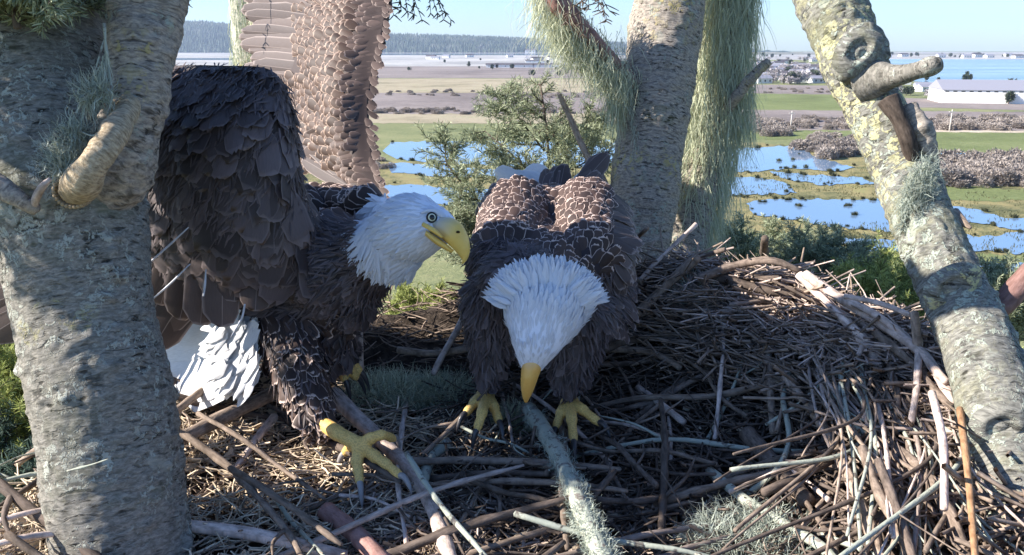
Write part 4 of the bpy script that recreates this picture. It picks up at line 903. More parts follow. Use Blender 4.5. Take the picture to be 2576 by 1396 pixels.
def template(kind):
    if kind == 'round': rows = [(0, .45), (.25, .8), (.5, 1), (.72, .98), (.86, .88), (.94, .68), (1, .28)]
    elif kind == 'lance': rows = [(0, .5), (.3, 1), (.6, .85), (.8, .5), (.92, .25), (1, .04)]
    else: rows = [(0, .25), (.12, .7), (.35, .95), (.6, 1), (.82, .92), (.93, .65), (.98, .35), (1, .05)]
    cols = [-1, -.74, 0, .74, 1] if kind != 'flight' else [-1, -.8, -.07, 0, .07, .8, 1]
    V = []; E = []
    for t, w in rows:
        for c in cols:
            V.append((c*w, t, -.28*c*c*w-.22*t*t)); e = 1. if abs(c) == 1 or t == 1 else (.72 if t > .93 else (.15 if abs(c) > .5 else 0))
            if kind == 'flight' and c == 0: e = .95
            E.append((e, t))
    k = len(cols); Fq = [(i*k+j, i*k+j+1, (i+1)*k+j+1, (i+1)*k+j) for i in range(len(rows)-1) for j in range(k-1)]
    return np.array(V, float), np.array(E), np.array(Fq)
TP_ = {k: template(k) for k in ('round', 'lance', 'flight')}
def feathers(name, mat, Q, N, D, L, W, parent, base, kind='round', tilt=.18, camber=1., jit=.12, rg=None, lift=0.0):
    rg = rg or rng; T, E, Fq = TP_[kind]; n = len(Q); N = N/(np.linalg.norm(N, axis=1)[:, None]+1e-9)
    D = D+rg.normal(0, jit, D.shape); D = D-N*np.sum(D*N, 1)[:, None]; D /= np.linalg.norm(D, axis=1)[:, None]+1e-9
    tl = (tilt*np.exp(rg.normal(0, .3, n)))[:, None]; Y = D*np.cos(tl)+N*np.sin(tl); Z = N*np.cos(tl)-D*np.sin(tl); X = np.cross(Y, Z)
    L = (np.full(n, L) if np.isscalar(L) else L)*rg.uniform(.85, 1.15, n); W = (np.full(n, W) if np.isscalar(W) else W)*rg.uniform(.85, 1.15, n)
    cam_ = camber*rg.uniform(.6, 1.4, n)
    V = (Q+N*lift)[:, None]+X[:, None]*(T[None, :, 0:1]*(W/2)[:, None, None])+Y[:, None]*(T[None, :, 1:2]*L[:, None, None])+Z[:, None]*(T[None, :, 2:3]*(W*.5*cam_)[:, None, None])
    k = len(T); ej = (np.abs(T[:, 0]) > .05)*(E[:, 0] > .5)*1.
    V += X[:, None]*(rg.normal(0, .06, (n, k))*ej*(W/2)[:, None])[..., None]+Y[:, None]*(rg.normal(0, .05, (n, k))*ej*L[:, None]*(.3 if kind == 'flight' else 1))[..., None]
    Fa = (Fq[None]+(np.arange(n)*k)[:, None, None]).reshape(-1, 4)
    rnd = rg.random(n); C = np.zeros((n, k, 4)); C[..., 0] = E[None, :, 0]; C[..., 1] = rnd[:, None]; C[..., 2] = E[None, :, 1]; C[..., 3] = 1
    uv = np.zeros((n, k, 2)); uv[..., 0] = T[None, :, 0]*(W/2)[:, None]*10+rnd[:, None]*5; uv[..., 1] = T[None, :, 1]*L[:, None]*10+rnd[:, None]*9
    return link(name, mesh_np(name, V.reshape(-1, 3), Fa, True, uv.reshape(-1, 2), C.reshape(-1, 4), base), parent, MAT[mat])
def local(me, base):
    V = np.empty(len(me.vertices)*3, np.float32); me.vertices.foreach_get('co', V); V = V.reshape(-1, 3)-np.array(base, dtype=np.float32); me.vertices.foreach_set('co', V.ravel()); me.update()
def white_attr(me, f):
    n = len(me.vertices); C = np.zeros((n, 4)); C[:, 3] = 1
    for i, v in enumerate(me.vertices): C[i, 0] = f(v.co)
    a = me.color_attributes.new('fc', 'FLOAT_COLOR', 'POINT'); a.data.foreach_set('color', C.astype(np.float32).ravel())
def sheet(rows, nu=40, nv=50):
    """smooth surface through rows of photo points (px, py, d)"""
    R_ = [catmull([tuple(P(*q)) for q in r], nu) for r in rows]; R_ = np.array(R_); return np.array([catmull(R_[:, j], nv) for j in range(nu)]).transpose(1, 0, 2)  # (nv, nu, 3)
def sheet_mesh(name, S, th, mat, parent, base):
    nv, nu, _ = S.shape; du = np.gradient(S, axis=1); dv = np.gradient(S, axis=0); N = np.cross(du, dv); N /= np.linalg.norm(N, axis=2)[..., None]+1e-9
    V = np.vstack([(S).reshape(-1, 3), (S-N*th).reshape(-1, 3)]); m = nu*nv; Fq = []
    for i in range(nv-1):
        for j in range(nu-1):
            a = i*nu+j; Fq.append((a, a+1, a+nu+1, a+nu)); Fq.append((m+a, m+a+nu, m+a+nu+1, m+a+1))
    for i in range(nv-1):
        for j in (0, nu-1): a = i*nu+j; Fq.append((a, a+nu, m+a+nu, m+a))
    for j in range(nu-1):
        for i in (0, nv-1): a = i*nu+j; Fq.append((a, a+1, m+a+1, m+a))
    o = link(name, mesh_np(name, V, np.array(Fq), True, None, None, base), parent, MAT[mat]); return o, N, du, dv
def sheet_pts(S, N, du, dv, r, n, cond=None, seed=3, flip=1):
    nv, nu, _ = S.shape; rg = np.random.default_rng(seed); Q = []; Nn = []; UV = []; dU = []; dV = []; cell = {}
    for _ in range(n):
        u = rg.random()*(nu-1.001); v = rg.random()*(nv-1.001); i = int(v); j = int(u); fu = u-j; fv = v-i
        p = S[i, j]*(1-fu)*(1-fv)+S[i, j+1]*fu*(1-fv)+S[i+1, j]*(1-fu)*fv+S[i+1, j+1]*fu*fv; uu, vv = u/(nu-1), v/(nv-1)
        if cond is not None and not cond(uu, vv): continue
        rr = r(uu, vv) if callable(r) else r; c = tuple((p//.03).astype(int)); ok = True
        for dx in (-1, 0, 1):
            for dy in (-1, 0, 1):
                for dz in (-1, 0, 1):
                    for k in cell.get((c[0]+dx, c[1]+dy, c[2]+dz), ()):
                        if np.linalg.norm(Q[k]-p) < rr: ok = False
        if ok: cell.setdefault(c, []).append(len(Q)); Q.append(p); Nn.append(N[i, j]*flip); UV.append((uu, vv)); dU.append(du[i, j]); dV.append(dv[i, j])
    nz = lambda a: np.array(a)/(np.linalg.norm(np.array(a), axis=1)[:, None]+1e-9)
    return np.array(Q), np.array(Nn), np.array(UV), nz(dU), nz(dV)
def loft(name, pairs, depths, widths, mat, parent, base, se=20, pw=.85, ridge=0, grey=0):
    V = []; view = None
    for (a, c), d, wdt in zip(pairs, depths, widths):
        A = P(a[0], a[1], d); C_ = P(c[0], c[1], d); M_ = (A+C_)/2; U = (A-C_)/2; S_ = M_.normalized()
        S_ = (S_-U.normalized()*S_.dot(U.normalized())).normalized() if U.length > 1e-6 else S_
        for j in range(se):
            t = 6.2832*j/se; cs, sn = math.cos(t), math.sin(t); V.append(tuple(M_+U*math.copysign(abs(cs)**pw, cs)+S_*wdt*math.copysign(abs(sn)**pw, sn)))
    V = np.array(V); k = len(pairs); fine = np.array([catmull(V.reshape(k, se, 3)[:, j], k*5) for j in range(se)]).transpose(1, 0, 2); kk = k*5; V = fine.reshape(-1, 3)
    Fq = [(i*se+j, i*se+(j+1) % se, (i+1)*se+(j+1) % se, (i+1)*se+j) for i in range(kk-1) for j in range(se)]+[tuple(range(se))[::-1], tuple((kk-1)*se+j for j in range(se))]
    C = np.zeros((len(V), 4)); C[:, 3] = 1; C[:, 0] = np.clip(1-np.repeat(np.arange(kk), se)/(kk*.25+.01), 0, 1)*grey
    return link(name, mesh_np(name, V, Fq, True, None, C, base), parent, MAT[mat])
def disc_eye(parent, hit, nrm, r, base):
    n_ = Vector(nrm).normalized(); t1 = n_.orthogonal().normalized(); t2 = n_.cross(t1); hit = Vector(hit)
    def dome(name, R0, c, h, mat, par):
        V = [tuple(hit+n_*(c+h))]; se = 24; Fq = []
        for i in range(1, 6):
            a = i/5*math.pi/2
            for j in range(se): t = 6.2832*j/se; V.append(tuple(hit+n_*(c+h*math.cos(a))+(t1*math.cos(t)+t2*math.sin(t))*R0*math.sin(a)))
        Fq += [(0, 1+j, 1+(j+1) % se) for j in range(se)]+[(1+i*se+j, 1+(i+1)*se+j, 1+(i+1)*se+(j+1) % se, 1+i*se+(j+1) % se) for i in range(4) for j in range(se)]
        return link(name, mesh_np(name, V, Fq, True, None, None, base), par, MAT[mat])
    e = dome('eye', r, .0, r*.3, 'eye_rim', parent); dome('iris', r*.74, r*.08, r*.36, 'iris', e); dome('pupil', r*.5, r*.3, r*.2, 'pupil', e)
def foot(eagle, base, shank, toes, rp, talmat='talon', name='foot', cl=.024):
    """shank, toes: lists of photo points (px, py, lift over nest) or Vectors"""
    W_ = lambda q: q if isinstance(q, Vector) else on_nest(q[0], q[1], q[2])
    caps = []; sk = [W_(q) for q in shank]
    for i in range(len(sk)-1): caps.append(((sk[i], rp*1.05), (sk[i+1], rp*1.15)))
    tal = []
    for t in toes:
        w_ = [sk[-1]]+[W_(q) for q in t]; m = len(w_)
        c = [Vector(q) for q in catmull([tuple(q) for q in w_], m*3)]; k = len(c)
        for i in range(k-1):
            f = i/(k-1); r0 = rp*(1.0-.42*f)*(1+.13*math.sin(i*2.1)); caps.append(((c[i], r0), (c[i+1], rp*(1.0-.42*(f+1/(k-1)))*(1+.13*math.sin((i+1)*2.1)))))
        d = (c[-1]-c[-2]).normalized(); tal.append([c[-1]-d*.002, c[-1]+d*cl*.4+Vector((0, 0, .003)), c[-1]+d*cl*.8-Vector((0, 0, .004)), c[-1]+d*cl-Vector((0, 0, .012))])
    me = blob('foot', caps, .0013, 3); local(me, base); o = link(name, me, eagle, MAT['foot'])
    for t in tal:
        a = Acc(); a.tube([tuple(q) for q in t], [rp*.5, rp*.42, rp*.28, rp*.05], seg=9, n=12); a.build('talon', MAT[talmat], o, base=tuple(base))
    return o
def along(a, c):
    d = np.array(P(*c)-P(*a)); return d/np.linalg.norm(d)

# ================= left eagle
E1 = empty('bald_eagle', on_nest(800, 1100), 'bald eagle on the left with wings raised, head in profile and dark shaded plumage', 'eagle'); b1 = tuple(E1.location)
caps = [((620, 740, 1.30, 95), (740, 690, 1.20, 125)), ((740, 690, 1.20, 125), (850, 660, 1.13, 125)), ((850, 670, 1.12, 125), (930, 640, 1.09, 85)), ((870, 730, 1.12, 85), (800, 740, 1.15, 100)),
 ((930, 640, 1.09, 85), (985, 605, 1.05, 82)), ((985, 605, 1.05, 82), (1035, 572, 1.03, 92)), ((1035, 572, 1.03, 90), (1100, 572, 1.01, 52)), ((985, 625, 1.05, 70), (1020, 640, 1.045, 50)), ((1100, 562, 1.01, 45), (1138, 572, 1.0, 24)),
 ((700, 760, 1.16, 90), (735, 860, 1.13, 80)), ((735, 860, 1.13, 80), (765, 970, 1.09, 60)), ((765, 970, 1.09, 60), (800, 1050, 1.07, 42)), ((820, 780, 1.16, 75), (850, 860, 1.17, 42)), ((850, 860, 1.17, 42), (862, 905, 1.17, 20)),
 ((760, 560, 1.24, 80), (850, 520, 1.24, 52)), ((850, 520, 1.24, 52), (945, 520, 1.18, 38)), ((700, 600, 1.22, 90), (600, 700, 1.28, 90))]
me = blob('body', caps, .006, 8); HW = np.array(P(1010, 590, 1.03)); V1, T1 = mesh_VN(me); bvh1 = BVHTree.FromPolygons([tuple(v) for v in V1], [tuple(t) for t in T1])
hd1 = Vector(HW); axn = Vector(along((1035, 572, 1.03), (930, 645, 1.09)))
def pix(v):
    v = Vector(v); d = v.y*CP-v.z*SP; return 1288+F*v.x/d, 698-F*(v.y*SP+v.z*CP)/d
def w1(v):
    x, y = pix(v); s = (x-905)*.75-(y-600)*.62+40*noise.noise(Vector(v)*60)*.3
    return 1. if (s > -12 and y < 720 and x > 905 and y > 540-(x-905)*.8) else 0.
white_attr(me, w1); local(me, b1); body1 = link('body', me, E1, MAT['down'])
Q, N_ = sample(V1, T1, 16000, lambda p: .0092)
msk = np.array([w1(q) for q in Q]) > .5; PX = np.array([pix(q) for q in Q])
leg = (PX[:, 1] > 790) & (PX[:, 0] < 850); mantle = (PX[:, 1] < 560) & ~msk
fd = np.tile(along((960, 600, 1.05), (620, 760, 1.25)), (len(Q), 1)); fd[leg] = along((720, 800, 1.12), (800, 1060, 1.06)); 
k = ~msk & ~leg & ~mantle; feathers('body_plumage', 'f_dark', Q[k], N_[k], fd[k], .033, .018, E1, b1, 'round', .2, .8, jit=.3)
k = leg & ~msk; feathers('leg_plumage', 'f_scallop', Q[k], N_[k], fd[k], .029, .019, E1, b1, 'round', .2, jit=.25)
k = mantle; fd[k] = along((960, 520, 1.1), (800, 480, 1.2)); feathers('mantle_plumage', 'f_scallop', Q[k], N_[k], fd[k], .03, .024, E1, b1, 'round', .2)
Q, N_ = sample(V1, T1, 26000, lambda p: .0042 if w1(p) > .5 else 0)
PX = np.array([pix(q) for q in Q]); D_ = np.tile(along((1150, 560, 1.0), (940, 660, 1.07)), (len(Q), 1)); face = PX[:, 0] > 1095
Lh = np.interp(PX[:, 0]-.4*(PX[:, 1]-560), [880, 960, 1060, 1140], [.034, .022, .014, .006])
feathers('head_plumage', 'f_white', Q, N_, D_, Lh, Lh*.38, E1, b1, 'lance', .07, jit=.08)
# neck fringe: long pointed white feathers over the dark ones
Qf = []; Nf = []; Df = []; rg = np.random.default_rng(8)
for _ in range(420):
    t = rg.uniform(.08, 1); x = np.interp(t, [0, .35, .7, 1], [905, 925, 985, 1055]); y = np.interp(t, [0, .35, .7, 1], [560, 622, 665, 668]); x += rg.normal(0, 7); y += rg.normal(0, 7)
    o = P(x, y, .5); hit = bvh1.ray_cast(o, o.normalized())
    if hit[0] is None or w1(hit[0]) < .5 and hit[0].y > 1.12: continue
    Qf.append(hit[0]); Nf.append(hit[1] if hit[1].dot(o) < 0 else -hit[1]); a = P(x, y, 1.05); c = P(x-np.interp(t, [0, .5, 1], [40, 22, 4]), y+np.interp(t, [0, .5, 1], [12, 34, 44]), 1.05); Df.append((c-a).normalized())
feathers('neck_fringe', 'f_white', np.array([tuple(q) for q in Qf]), np.array([tuple(q) for q in Nf]), np.array([tuple(q) for q in Df]), .034, .0075, E1, b1, 'lance', .1, jit=.16, lift=.002)
def eye_at(px, py, r, bv, par, base):
    o = P(px, py, .5); h = bv.ray_cast(o, o.normalized()); n_ = (-o.normalized()*.8+Vector((.15, 0, .1))).normalized(); disc_eye(par, h[0]-o.normalized()*.002, n_, r, base); return h
eye_at(1086, 547, .0070, bvh1, body1, b1)
def on_skin(bv, x, y, off=0):
    o = P(x, y, .5); d = o.normalized(); h = bv.ray_cast(o, d)[0]; return (h if h is not None else P(x, y, 1))-d*off
a = Acc(); a.tube([tuple(on_skin(bvh1, x, y, .001)) for x, y in [(1058, 536), (1075, 531), (1095, 532), (1113, 543), (1126, 553)]], [.001, .0032, .0044, .0038, .001], seg=10, n=20); a.build('brow', MAT['f_white'], body1, base=b1)
m_ = MB('grey_yellow_lore', .7, .2); m_.color(m_.mix(m_.noise(m_.co(), 140, 3), (.38, .36, .3), (.62, .58, .42))); MAT['lore'] = m_.m
a = Acc(); a.tube([tuple(on_skin(bvh1, x, y, -.004)) for x, y in [(1080, 562), (1097, 566), (1115, 568), (1128, 567)]], [.001, .0062, .0078, .004], seg=12, n=18); a.build('lore', MAT['lore'], body1, base=b1)
dp = [.985]*8; bill1 = loft('bill', [((1108, 545), (1080, 585)), ((1138, 548), (1106, 597)), ((1162, 565), (1124, 611)), ((1177, 592), (1142, 628)), ((1182, 616), (1154, 642)), ((1181, 638), (1162, 653)), ((1174, 655), (1162, 659)), ((1164, 664), (1160, 663))], [.995, .99, .985, .985, .985, .985, .985, .985], [.019, .0175, .0145, .0115, .0085, .0058, .0034, .001], 'bill', body1, b1, grey=.8)
loft('lower_bill', [((1072, 578), (1068, 592)), ((1100, 597), (1092, 612)), ((1122, 613), (1114, 625)), ((1142, 630), (1136, 637))], [.985, .982, .983, .985], [.015, .0125, .009, .004], 'bill', body1, b1)
a = Acc(); q0 = P(1066, 566, .966); a.tube([P(1064, 564, .972), P(1090, 579, .966), P(1112, 597, .97)], [.0028, .003, .0016], seg=8, n=14); a.build('gape', MAT['bill'], body1, base=b1)
a = Acc(); a.tube([P(1148, 584, .9695), P(1152, 583.5, .9693), P(1157, 584, .970)], [.0008, .0017, .0008], seg=8, n=8); a.build('nostril', MAT['nostril'], bill1, base=b1)
def fluff(Q, N_, D_, parent, base, mat='f_dark', L=.019, W=.0026, tilt=.32):
    return feathers('down_fringe', mat, Q, N_, D_, L, W, parent, base, 'lance', tilt, .6, .38, lift=.006)
Q, N_ = sample(V1, T1, 26000, lambda p: .0042); PX = np.array([pix(q) for q in Q]); fd = np.tile(along((960, 600, 1.05), (620, 760, 1.25)), (len(Q), 1)); lg_ = (PX[:, 1] > 790) & (PX[:, 0] < 850); fd[lg_] = along((720, 800, 1.12), (800, 1060, 1.06))
k = np.array([w1(q) for q in Q]) < .5; k &= ~((PX[:, 1] < 560) & (PX[:, 0] > 760)) & ~(lg_ & (rng.random(len(Q)) < .8)); fluff(Q[k], N_[k], fd[k], E1, b1)
# near wing
S = sheet([[(300, 190, 1.14), (430, 166, 1.10), (560, 165, 1.06), (670, 172, 1.03), (722, 215, 1.06)],
 [(240, 300, 1.12), (390, 290, 1.05), (560, 285, 1.0), (690, 290, 1.0), (742, 320, 1.05)],
 [(180, 450, 1.12), (360, 450, 1.05), (550, 450, 1.0), (700, 440, 1.0), (752, 450, 1.05)],
 [(110, 580, 1.13), (340, 600, 1.07), (540, 600, 1.02), (700, 590, 1.02), (800, 580, 1.07)],
 [(60, 680, 1.14), (330, 700, 1.1), (520, 710, 1.06), (680, 700, 1.05), (840, 670, 1.07)]], 44, 44)
wing, Ns, du, dv = sheet_mesh('wing', S, -.03, 'f_dark', E1, b1)
fl = 1 if Ns[20, 20].dot(np.array([0, -1, 0])) > 0 else -1
if fl > 0: pass
Q, N_, UV, dU, dV = sheet_pts(S, Ns, du, dv, .0145, 12000, lambda u, v: True, 4, fl)
fd = dV*1.0-dU*.35*(1-UV[:, 0:1]); Lf = np.interp(UV[:, 1], [0, .4, 1], [.034, .052, .07]); k = UV[:, 1] < .9
feathers('covert_plumage', 'f_dark', Q[k], N_[k], fd[k], Lf[k]*1.05, Lf[k]*.66, wing, b1, 'round', .09, .45, jit=.22, lift=.001)
Q, N_, UV, dU, dV = sheet_pts(S, Ns, du, dv, .0062, 16000, lambda u, v: True, 24, fl); fluff(Q, N_, dV-dU*.3, wing, b1, tilt=.22)
Q, N_, UV, dU, dV = sheet_pts(S, Ns, du, dv, .011, 4000, lambda u, v: u > .93 or v < .06, 14, fl)
feathers('edge_plumage', 'f_wing', Q, N_, dV+dU*.25, .018, .012, wing, b1, 'round', .5)
def long_feathers(name, mat, lst, parent, base, w=.032, kind='flight', camber=.6, nrm=None):
    """lst: (root px, tip px, depth root, depth tip)"""
    Q = []; N_ = []; D_ = []; L = []
    for (r0, t0, d0, d1) in lst:
        A = P(r0[0], r0[1], d0); B_ = P(t0[0], t0[1], d1); Q.append(tuple(A)); D_.append(tuple((B_-A).normalized())); L.append((B_-A).length); N_.append(tuple(-((A+B_)/2).normalized()) if nrm is None else nrm)
    rg = np.random.default_rng(3); Q, N_, D_, L = map(np.array, (Q, N_, D_, L)); N_ = N_-D_*np.sum(N_*D_, 1)[:, None]; return feathers(name, mat, Q, N_, D_, L, w, parent, base, kind, .03, camber, .01, rg)
LF = []
for i in range(8): LF.append(((190-8*i, 590+22*i), (-150+16*i, 610+34*i), 1.10+.003*i, 1.13+.004*i))
for i in range(15):
    t = i/14; LF.append(((230+330*t, 560+70*t), (-75+480*t+ (60*t*(1-t)), 720+70*t+150*math.sin(t*2.4)*(.35)+ (60 if i % 2 else 0)), 1.12-.05*t+.002*i, 1.16-.06*t+.002*i))
LF += [((500, 600), (450, 815), 1.05, 1.07), ((520, 610), (500, 838), 1.045, 1.06), ((560, 620), (560, 800), 1.04, 1.05), ((600, 630), (590, 770), 1.04, 1.05), ((650, 640), (640, 800), 1.045, 1.05), ((450, 600), (400, 780), 1.06, 1.08)]
long_feathers('flight_feathers', 'f_flight', LF, wing, b1, .05)
for q in [((368, 668), (420, 622), (474, 572)), ((384, 752), (430, 712), (478, 664)), ((512, 745), (516, 712), (518, 678)), ((616, 765), (608, 800), (580, 850))]:
    a = Acc(); a.tube([tuple(P(x, y, .995+.02*(y-570)/200)) for x, y in q], [.0011, .0014, .0007], seg=6, n=12); a.build('quill', MAT['f_white'], wing, base=b1)
# far wing
S = sheet([[(965, 500, 1.22), (900, 470, 1.24), (840, 450, 1.29), (770, 430, 1.36)],
 [(938, 400, 1.25), (870, 380, 1.26), (800, 370, 1.32), (738, 350, 1.40)],
 [(927, 270, 1.28), (860, 260, 1.28), (795, 250, 1.35), (735, 240, 1.44)],
 [(942, 175, 1.30), (860, 165, 1.31), (775, 160, 1.39), (670, 180, 1.53)],
 [(968, 60, 1.33), (870, 50, 1.35), (760, 50, 1.45), (660, 60, 1.6)],
 [(985, -60, 1.37), (880, -70, 1.4), (760, -70, 1.5), (650, -60, 1.65)],
 [(990, -190, 1.42), (880, -200, 1.46), (760, -200, 1.57), (650, -180, 1.7)]], 40, 60)
wing2, Ns, du, dv = sheet_mesh('wing', S, -.014, 'f_wing', E1, b1); fl = 1 if Ns[20, 20].dot(np.array([0, -1, 0])) > 0 else -1
Q, N_, UV, dU, dV = sheet_pts(S, Ns, du, dv, .0105, 22000, lambda u, v: True, 5, fl)
fd = dU*1.0+dV*.12+0*UV[:, :1]; z1 = (UV[:, 0] > .22+.3*np.clip(.45-UV[:, 1], 0, 1)*2) ; k = z1 & ((UV[:, 0] < .72) | (UV[:, 1] < .45))
feathers('covert_plumage', 'f_far', Q[k], N_[k], (fd+dV*.25)[k], .027, .0175, wing2, b1, 'round', .2, .9, lift=.001)
k = ~z1; feathers('leading_plumage', 'f_wing', Q[k], N_[k], (fd-dV*.5)[k], .022, .015, wing2, b1, 'round', .14)
Q, N_, UV, dU, dV = sheet_pts(S, Ns, du, dv, .008, 9000, lambda u, v: u < .05, 34, fl); feathers('edge_plumage', 'f_wing', Q, N_, -dU*.8-dV*.9, .02, .011, wing2, b1, 'round', .1, .5, jit=.25)
LF = []
for i in range(19):
    t = i/18; LF.append(((800-30*t, 200-330*t), (628-8*t, 175-290*t), 1.375+.1*t, 1.56+.1*t))
long_feathers('flight_feathers', 'f_flight', LF, wing2, b1, .034)
long_feathers('flight_feathers', 'f_flight', [((800, 330), (752, 372), 1.32, 1.39), ((850, 380), (760, 395), 1.28, 1.35), ((880, 470), (770, 400), 1.25, 1.34), ((860, 440), (742, 330), 1.27, 1.38)], wing2, b1, .03)
# tail
LT = []
for i in range(12):
    t = i/11; LT.append(((600+50*t, 800+110*t), (372+68*t, 818+190*t-20*math.sin(t*3)), 1.10-.02*t+.003*(i % 2), 1.27-.09*t+.003*(i % 2)))
tail1 = long_feathers('tail', 'f_tail', LT, E1, b1, .06, 'flight', .3, nrm=(-.55, -.72, .4))
rg = np.random.default_rng(6); Qt = []; Dt = []
for _ in range(170):
    u = rg.random(); x = 560+rg.random()*90; y = 800+150*u*rg.uniform(.7, 1.1); Qt.append(tuple(P(x, y, 1.09+.02*rg.random()))); Dt.append(tuple((P(x-60, y+70, 1.12)-P(x, y, 1.10)).normalized()))
Qt = np.array(Qt); feathers('tail_coverts', 'f_tail', Qt, np.tile((-.5, -.8, .3), (len(Qt), 1)), np.array(Dt), .045, .02, E1, b1, 'lance', .15, jit=.25)
foot(E1, b1, [P(798, 1055, 1.07), (850, 1090, .065), (905, 1120, .062)], [[(930, 1104, .072), (962, 1094, .08), (990, 1104, .065)], [(898, 1158, .05), (902, 1188, .042), (905, 1214, .036)], [(940, 1146, .055), (975, 1170, .05), (1008, 1198, .045)], [(880, 1125, .04), (868, 1140, .03)]], .0090, 'talon_pale')
foot(E1, b1, [P(860, 890, 1.165), (868, 915, .09)], [[(880, 930, .085), (897, 950, .07)], [(862, 935, .08), (868, 955, .07)], [(890, 918, .085), (905, 935, .075)]], .0095, 'talon')

# ================= right eagle
E2 = empty('bald_eagle', on_nest(1340, 1050), 'bald eagle on the right bent down with its white crown towards the camera', 'eagle'); b2 = tuple(E2.location)
caps = [((1370, 730, 1.19, 145), (1385, 620, 1.36, 90)), ((1277, 650, 1.2, 98), (1300, 545, 1.34, 96)), ((1488, 650, 1.2, 96), (1474, 545, 1.34, 96)), ((1385, 585, 1.36, 112), (1390, 520, 1.52, 62)),
 ((1525, 560, 1.31, 38), (1545, 700, 1.24, 42)), ((1545, 700, 1.24, 42), (1520, 800, 1.19, 40)), ((1480, 700, 1.22, 70), (1480, 790, 1.17, 62)), ((1235, 590, 1.28, 38), (1225, 670, 1.22, 34)),
 ((1300, 710, 1.12, 88), (1400, 750, 1.07, 98)), ((1370, 775, 1.03, 108), (1368, 785, 1.0, 102)), ((1368, 785, 1.0, 100), (1350, 855, .985, 66)), ((1350, 850, .985, 66), (1338, 915, .99, 34)),
 ((1240, 760, 1.15, 75), (1236, 860, 1.15, 50)), ((1236, 860, 1.15, 50), (1226, 945, 1.15, 24)), ((1450, 800, 1.14, 85), (1440, 900, 1.14, 56)), ((1440, 900, 1.14, 56), (1430, 965, 1.14, 27)), ((1340, 780, 1.17, 110), (1350, 830, 1.16, 80))]
me = blob('body', caps, .006, 8); V2, T2 = mesh_VN(me); bvh2 = BVHTree.FromPolygons([tuple(v) for v in V2], [tuple(t) for t in T2])
def w2(v):
    v = Vector(v); x, y = pix(v); d = v.y*CP-v.z*SP; return 1. if (d < 1.065 and y > 716+.0016*(x-1370)**2+9*noise.noise(v*60)) else 0.
white_attr(me, w2); local(me, b2); body2 = link('body', me, E2, MAT['down'])
Q, N_ = sample(V2, T2, 18000, lambda p: .0088)
msk = np.array([w2(q) for q in Q]) > .5; PX = np.array([pix(q) for q in Q]); dep = Q[:, 1]*CP-Q[:, 2]*SP
back = (N_[:, 2] > -.35) & (PX[:, 1] < 612+np.clip(PX[:, 0]-1290, 0, 150)*.55) & (dep > 1.02) & (PX[:, 0] < 1535) & ~msk
up = np.tile(along((1370, 700, 1.15), (1390, 520, 1.5)), (len(Q), 1)); up[:, 0] += np.where(PX[:, 0] < 1385, -.25, .25)*np.clip((650-PX[:, 1])/200, -.5, 1)
dn = np.tile((0., .35, -1.), (len(Q), 1))
k = back; feathers('back_plumage', 'f_scallop', Q[k], N_[k], up[k], .024, .0165, E2, b2, 'round', .16, .7)
side = ~back & ~msk & (PX[:, 0] > 1512) & (PX[:, 1] < 800); k = side; feathers('side_plumage', 'f_flight', Q[k], N_[k], (dn+.25*up)[k], .045, .018, E2, b2, 'round', .05, .5)
k = ~back & ~msk & ~side & ~((PX[:, 1] > 672) & (np.abs(PX[:, 0]-1370) < 135) & (dep < 1.09)); feathers('body_plumage', 'f_dark', Q[k], N_[k], dn[k], .026, .014, E2, b2, 'round', .18, .7, jit=.28)
Q, N_ = sample(V2, T2, 26000, lambda p: .0042 if w2(p) > .5 else 0); PX = np.array([pix(q) for q in Q])
root = np.array(P(1335, 960, .99)); D_ = Q-root; D_ /= np.linalg.norm(D_, axis=1)[:, None]; Lh = np.interp(np.linalg.norm(Q-root, axis=1), [.02, .08, .14], [.006, .016, .03])
feathers('head_plumage', 'f_white', Q, N_, D_, Lh, Lh*.36, E2, b2, 'lance', .07, jit=.06)
Qf = []; Nf = []; Df = []
for _ in range(620):
    an = rg.uniform(-1.25, 1.2); c0 = (1370, 800); x = c0[0]+math.sin(an)*110+rg.normal(0, 5); y = c0[1]-math.cos(an)*92+rg.normal(0, 6)
    o = P(x, y, .5); hit = bvh2.ray_cast(o, o.normalized())
    if hit[0] is None or hit[0].y > 1.03: continue
    Qf.append(tuple(hit[0])); n_ = hit[1] if hit[1].dot(o) < 0 else -hit[1]; Nf.append(tuple(n_*.5-Vector(hit[0]).normalized())); a = P(x, y, 1); Df.append(tuple((P(x+math.sin(an)*30, y-math.cos(an)*30, 1)-a).normalized()))
feathers('nape_fringe', 'f_white', np.array(Qf), np.array(Nf), np.array(Df), .028, .007, E2, b2, 'lance', .2, jit=.14, lift=.002)
bill2 = loft('bill', [((1316, 895), (1368, 893)), ((1312, 925), (1364, 922)), ((1310, 955), (1353, 952)), ((1311, 980), (1343, 980)), ((1315, 1000), (1333, 1001)), ((1320, 1013), (1326, 1013))], [.985, .985, .985, .99, .995, 1.0], [.016, .017, .015, .012, .007, .002], 'bill_orange', body2, b2, pw=1.0, grey=.5)
Q, N_ = sample(V2, T2, 22000, lambda p: .0045); PX = np.array([pix(q) for q in Q]); dep = Q[:, 1]*CP-Q[:, 2]*SP; bk = (N_[:, 2] > -.35) & (PX[:, 1] < 600+np.clip(PX[:, 0]-1290, 0, 150)*.55) & (dep > 1.02)
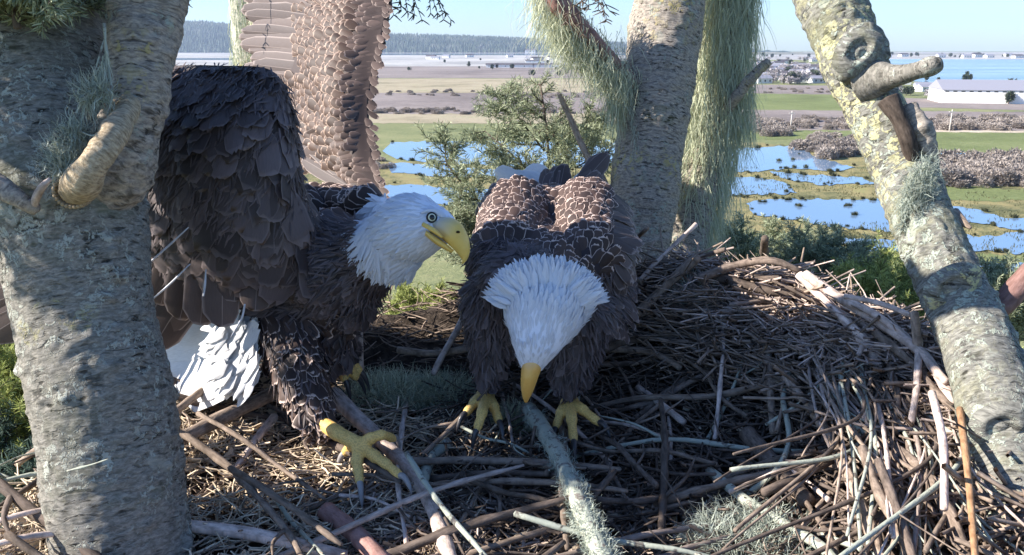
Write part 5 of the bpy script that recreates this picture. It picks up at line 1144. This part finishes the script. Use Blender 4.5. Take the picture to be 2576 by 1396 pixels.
k = (np.array([w2(q) for q in Q]) < .5) & ~bk & ~((PX[:, 1] > 660) & (np.abs(PX[:, 0]-1370) < 140) & (dep < 1.09)); fluff(Q[k], N_[k], np.tile((0., .3, -1.), (int(k.sum()), 1)), E2, b2)
# grey wing tips and tail crossing behind the back
long_feathers('wing_tips', 'f_flight', [((1400, 560), (1248+12*i, 480-6*i), 1.40, 1.48+.01*i) for i in range(7)]+[((1420, 550), (1500+4*i, 440+9*i), 1.42, 1.50+.01*i) for i in range(6)]+[((1390, 560), (1375+12*i, 425-3*i), 1.42, 1.5) for i in range(5)]+[((1430, 500), (1530, 388), 1.48, 1.56), ((1440, 500), (1512, 398), 1.48, 1.55)], E2, b2, .034)
long_feathers('tail', 'f_tail', [((1400, 520), (1262+24*i, 440-12*math.sin(i*.4)), 1.5, 1.6) for i in range(5)]+[((1430, 520), (1500, 432), 1.5, 1.6)], E2, b2, .05)
foot(E2, b2, [P(1228, 930, 1.15), (1223, 982, .055)], [[(1194, 1012, .06), (1172, 1040, .05)], [(1212, 1040, .06), (1200, 1080, .045)], [(1243, 1025, .06), (1256, 1062, .048)], [(1225, 970, .03)]], .0094)
foot(E2, b2, [P(1430, 955, 1.14), (1431, 1005, .055)], [[(1411, 1040, .06), (1398, 1078, .048)], [(1438, 1055, .06), (1443, 1112, .045)], [(1467, 1032, .06), (1508, 1064, .048)], [(1432, 995, .03)]], .0098)

# ------------------------------------------------------------------ the air
bm = bmesh.new(); bmesh.ops.create_cube(bm, size=1); me = bpy.data.meshes.new('haze'); bm.to_mesh(me); bm.free()
hz = bpy.data.objects.new('haze', me); COL.objects.link(hz); hz.scale = (18400, 18400, 351); hz.location = (0, 0, -31+351/2); hz['kind'] = 'stuff'
hm = bpy.data.materials.new('haze'); hm.use_nodes = True; hm.node_tree.nodes.clear(); pv = hm.node_tree.nodes.new('ShaderNodeVolumePrincipled'); oo = hm.node_tree.nodes.new('ShaderNodeOutputMaterial')
pv.inputs['Color'].default_value = (.62, .76, 1, 1); pv.inputs['Density'].default_value = .00006; pv.inputs['Anisotropy'].default_value = .2
hm.node_tree.links.new(pv.outputs[0], oo.inputs['Volume']); me.materials.append(hm)
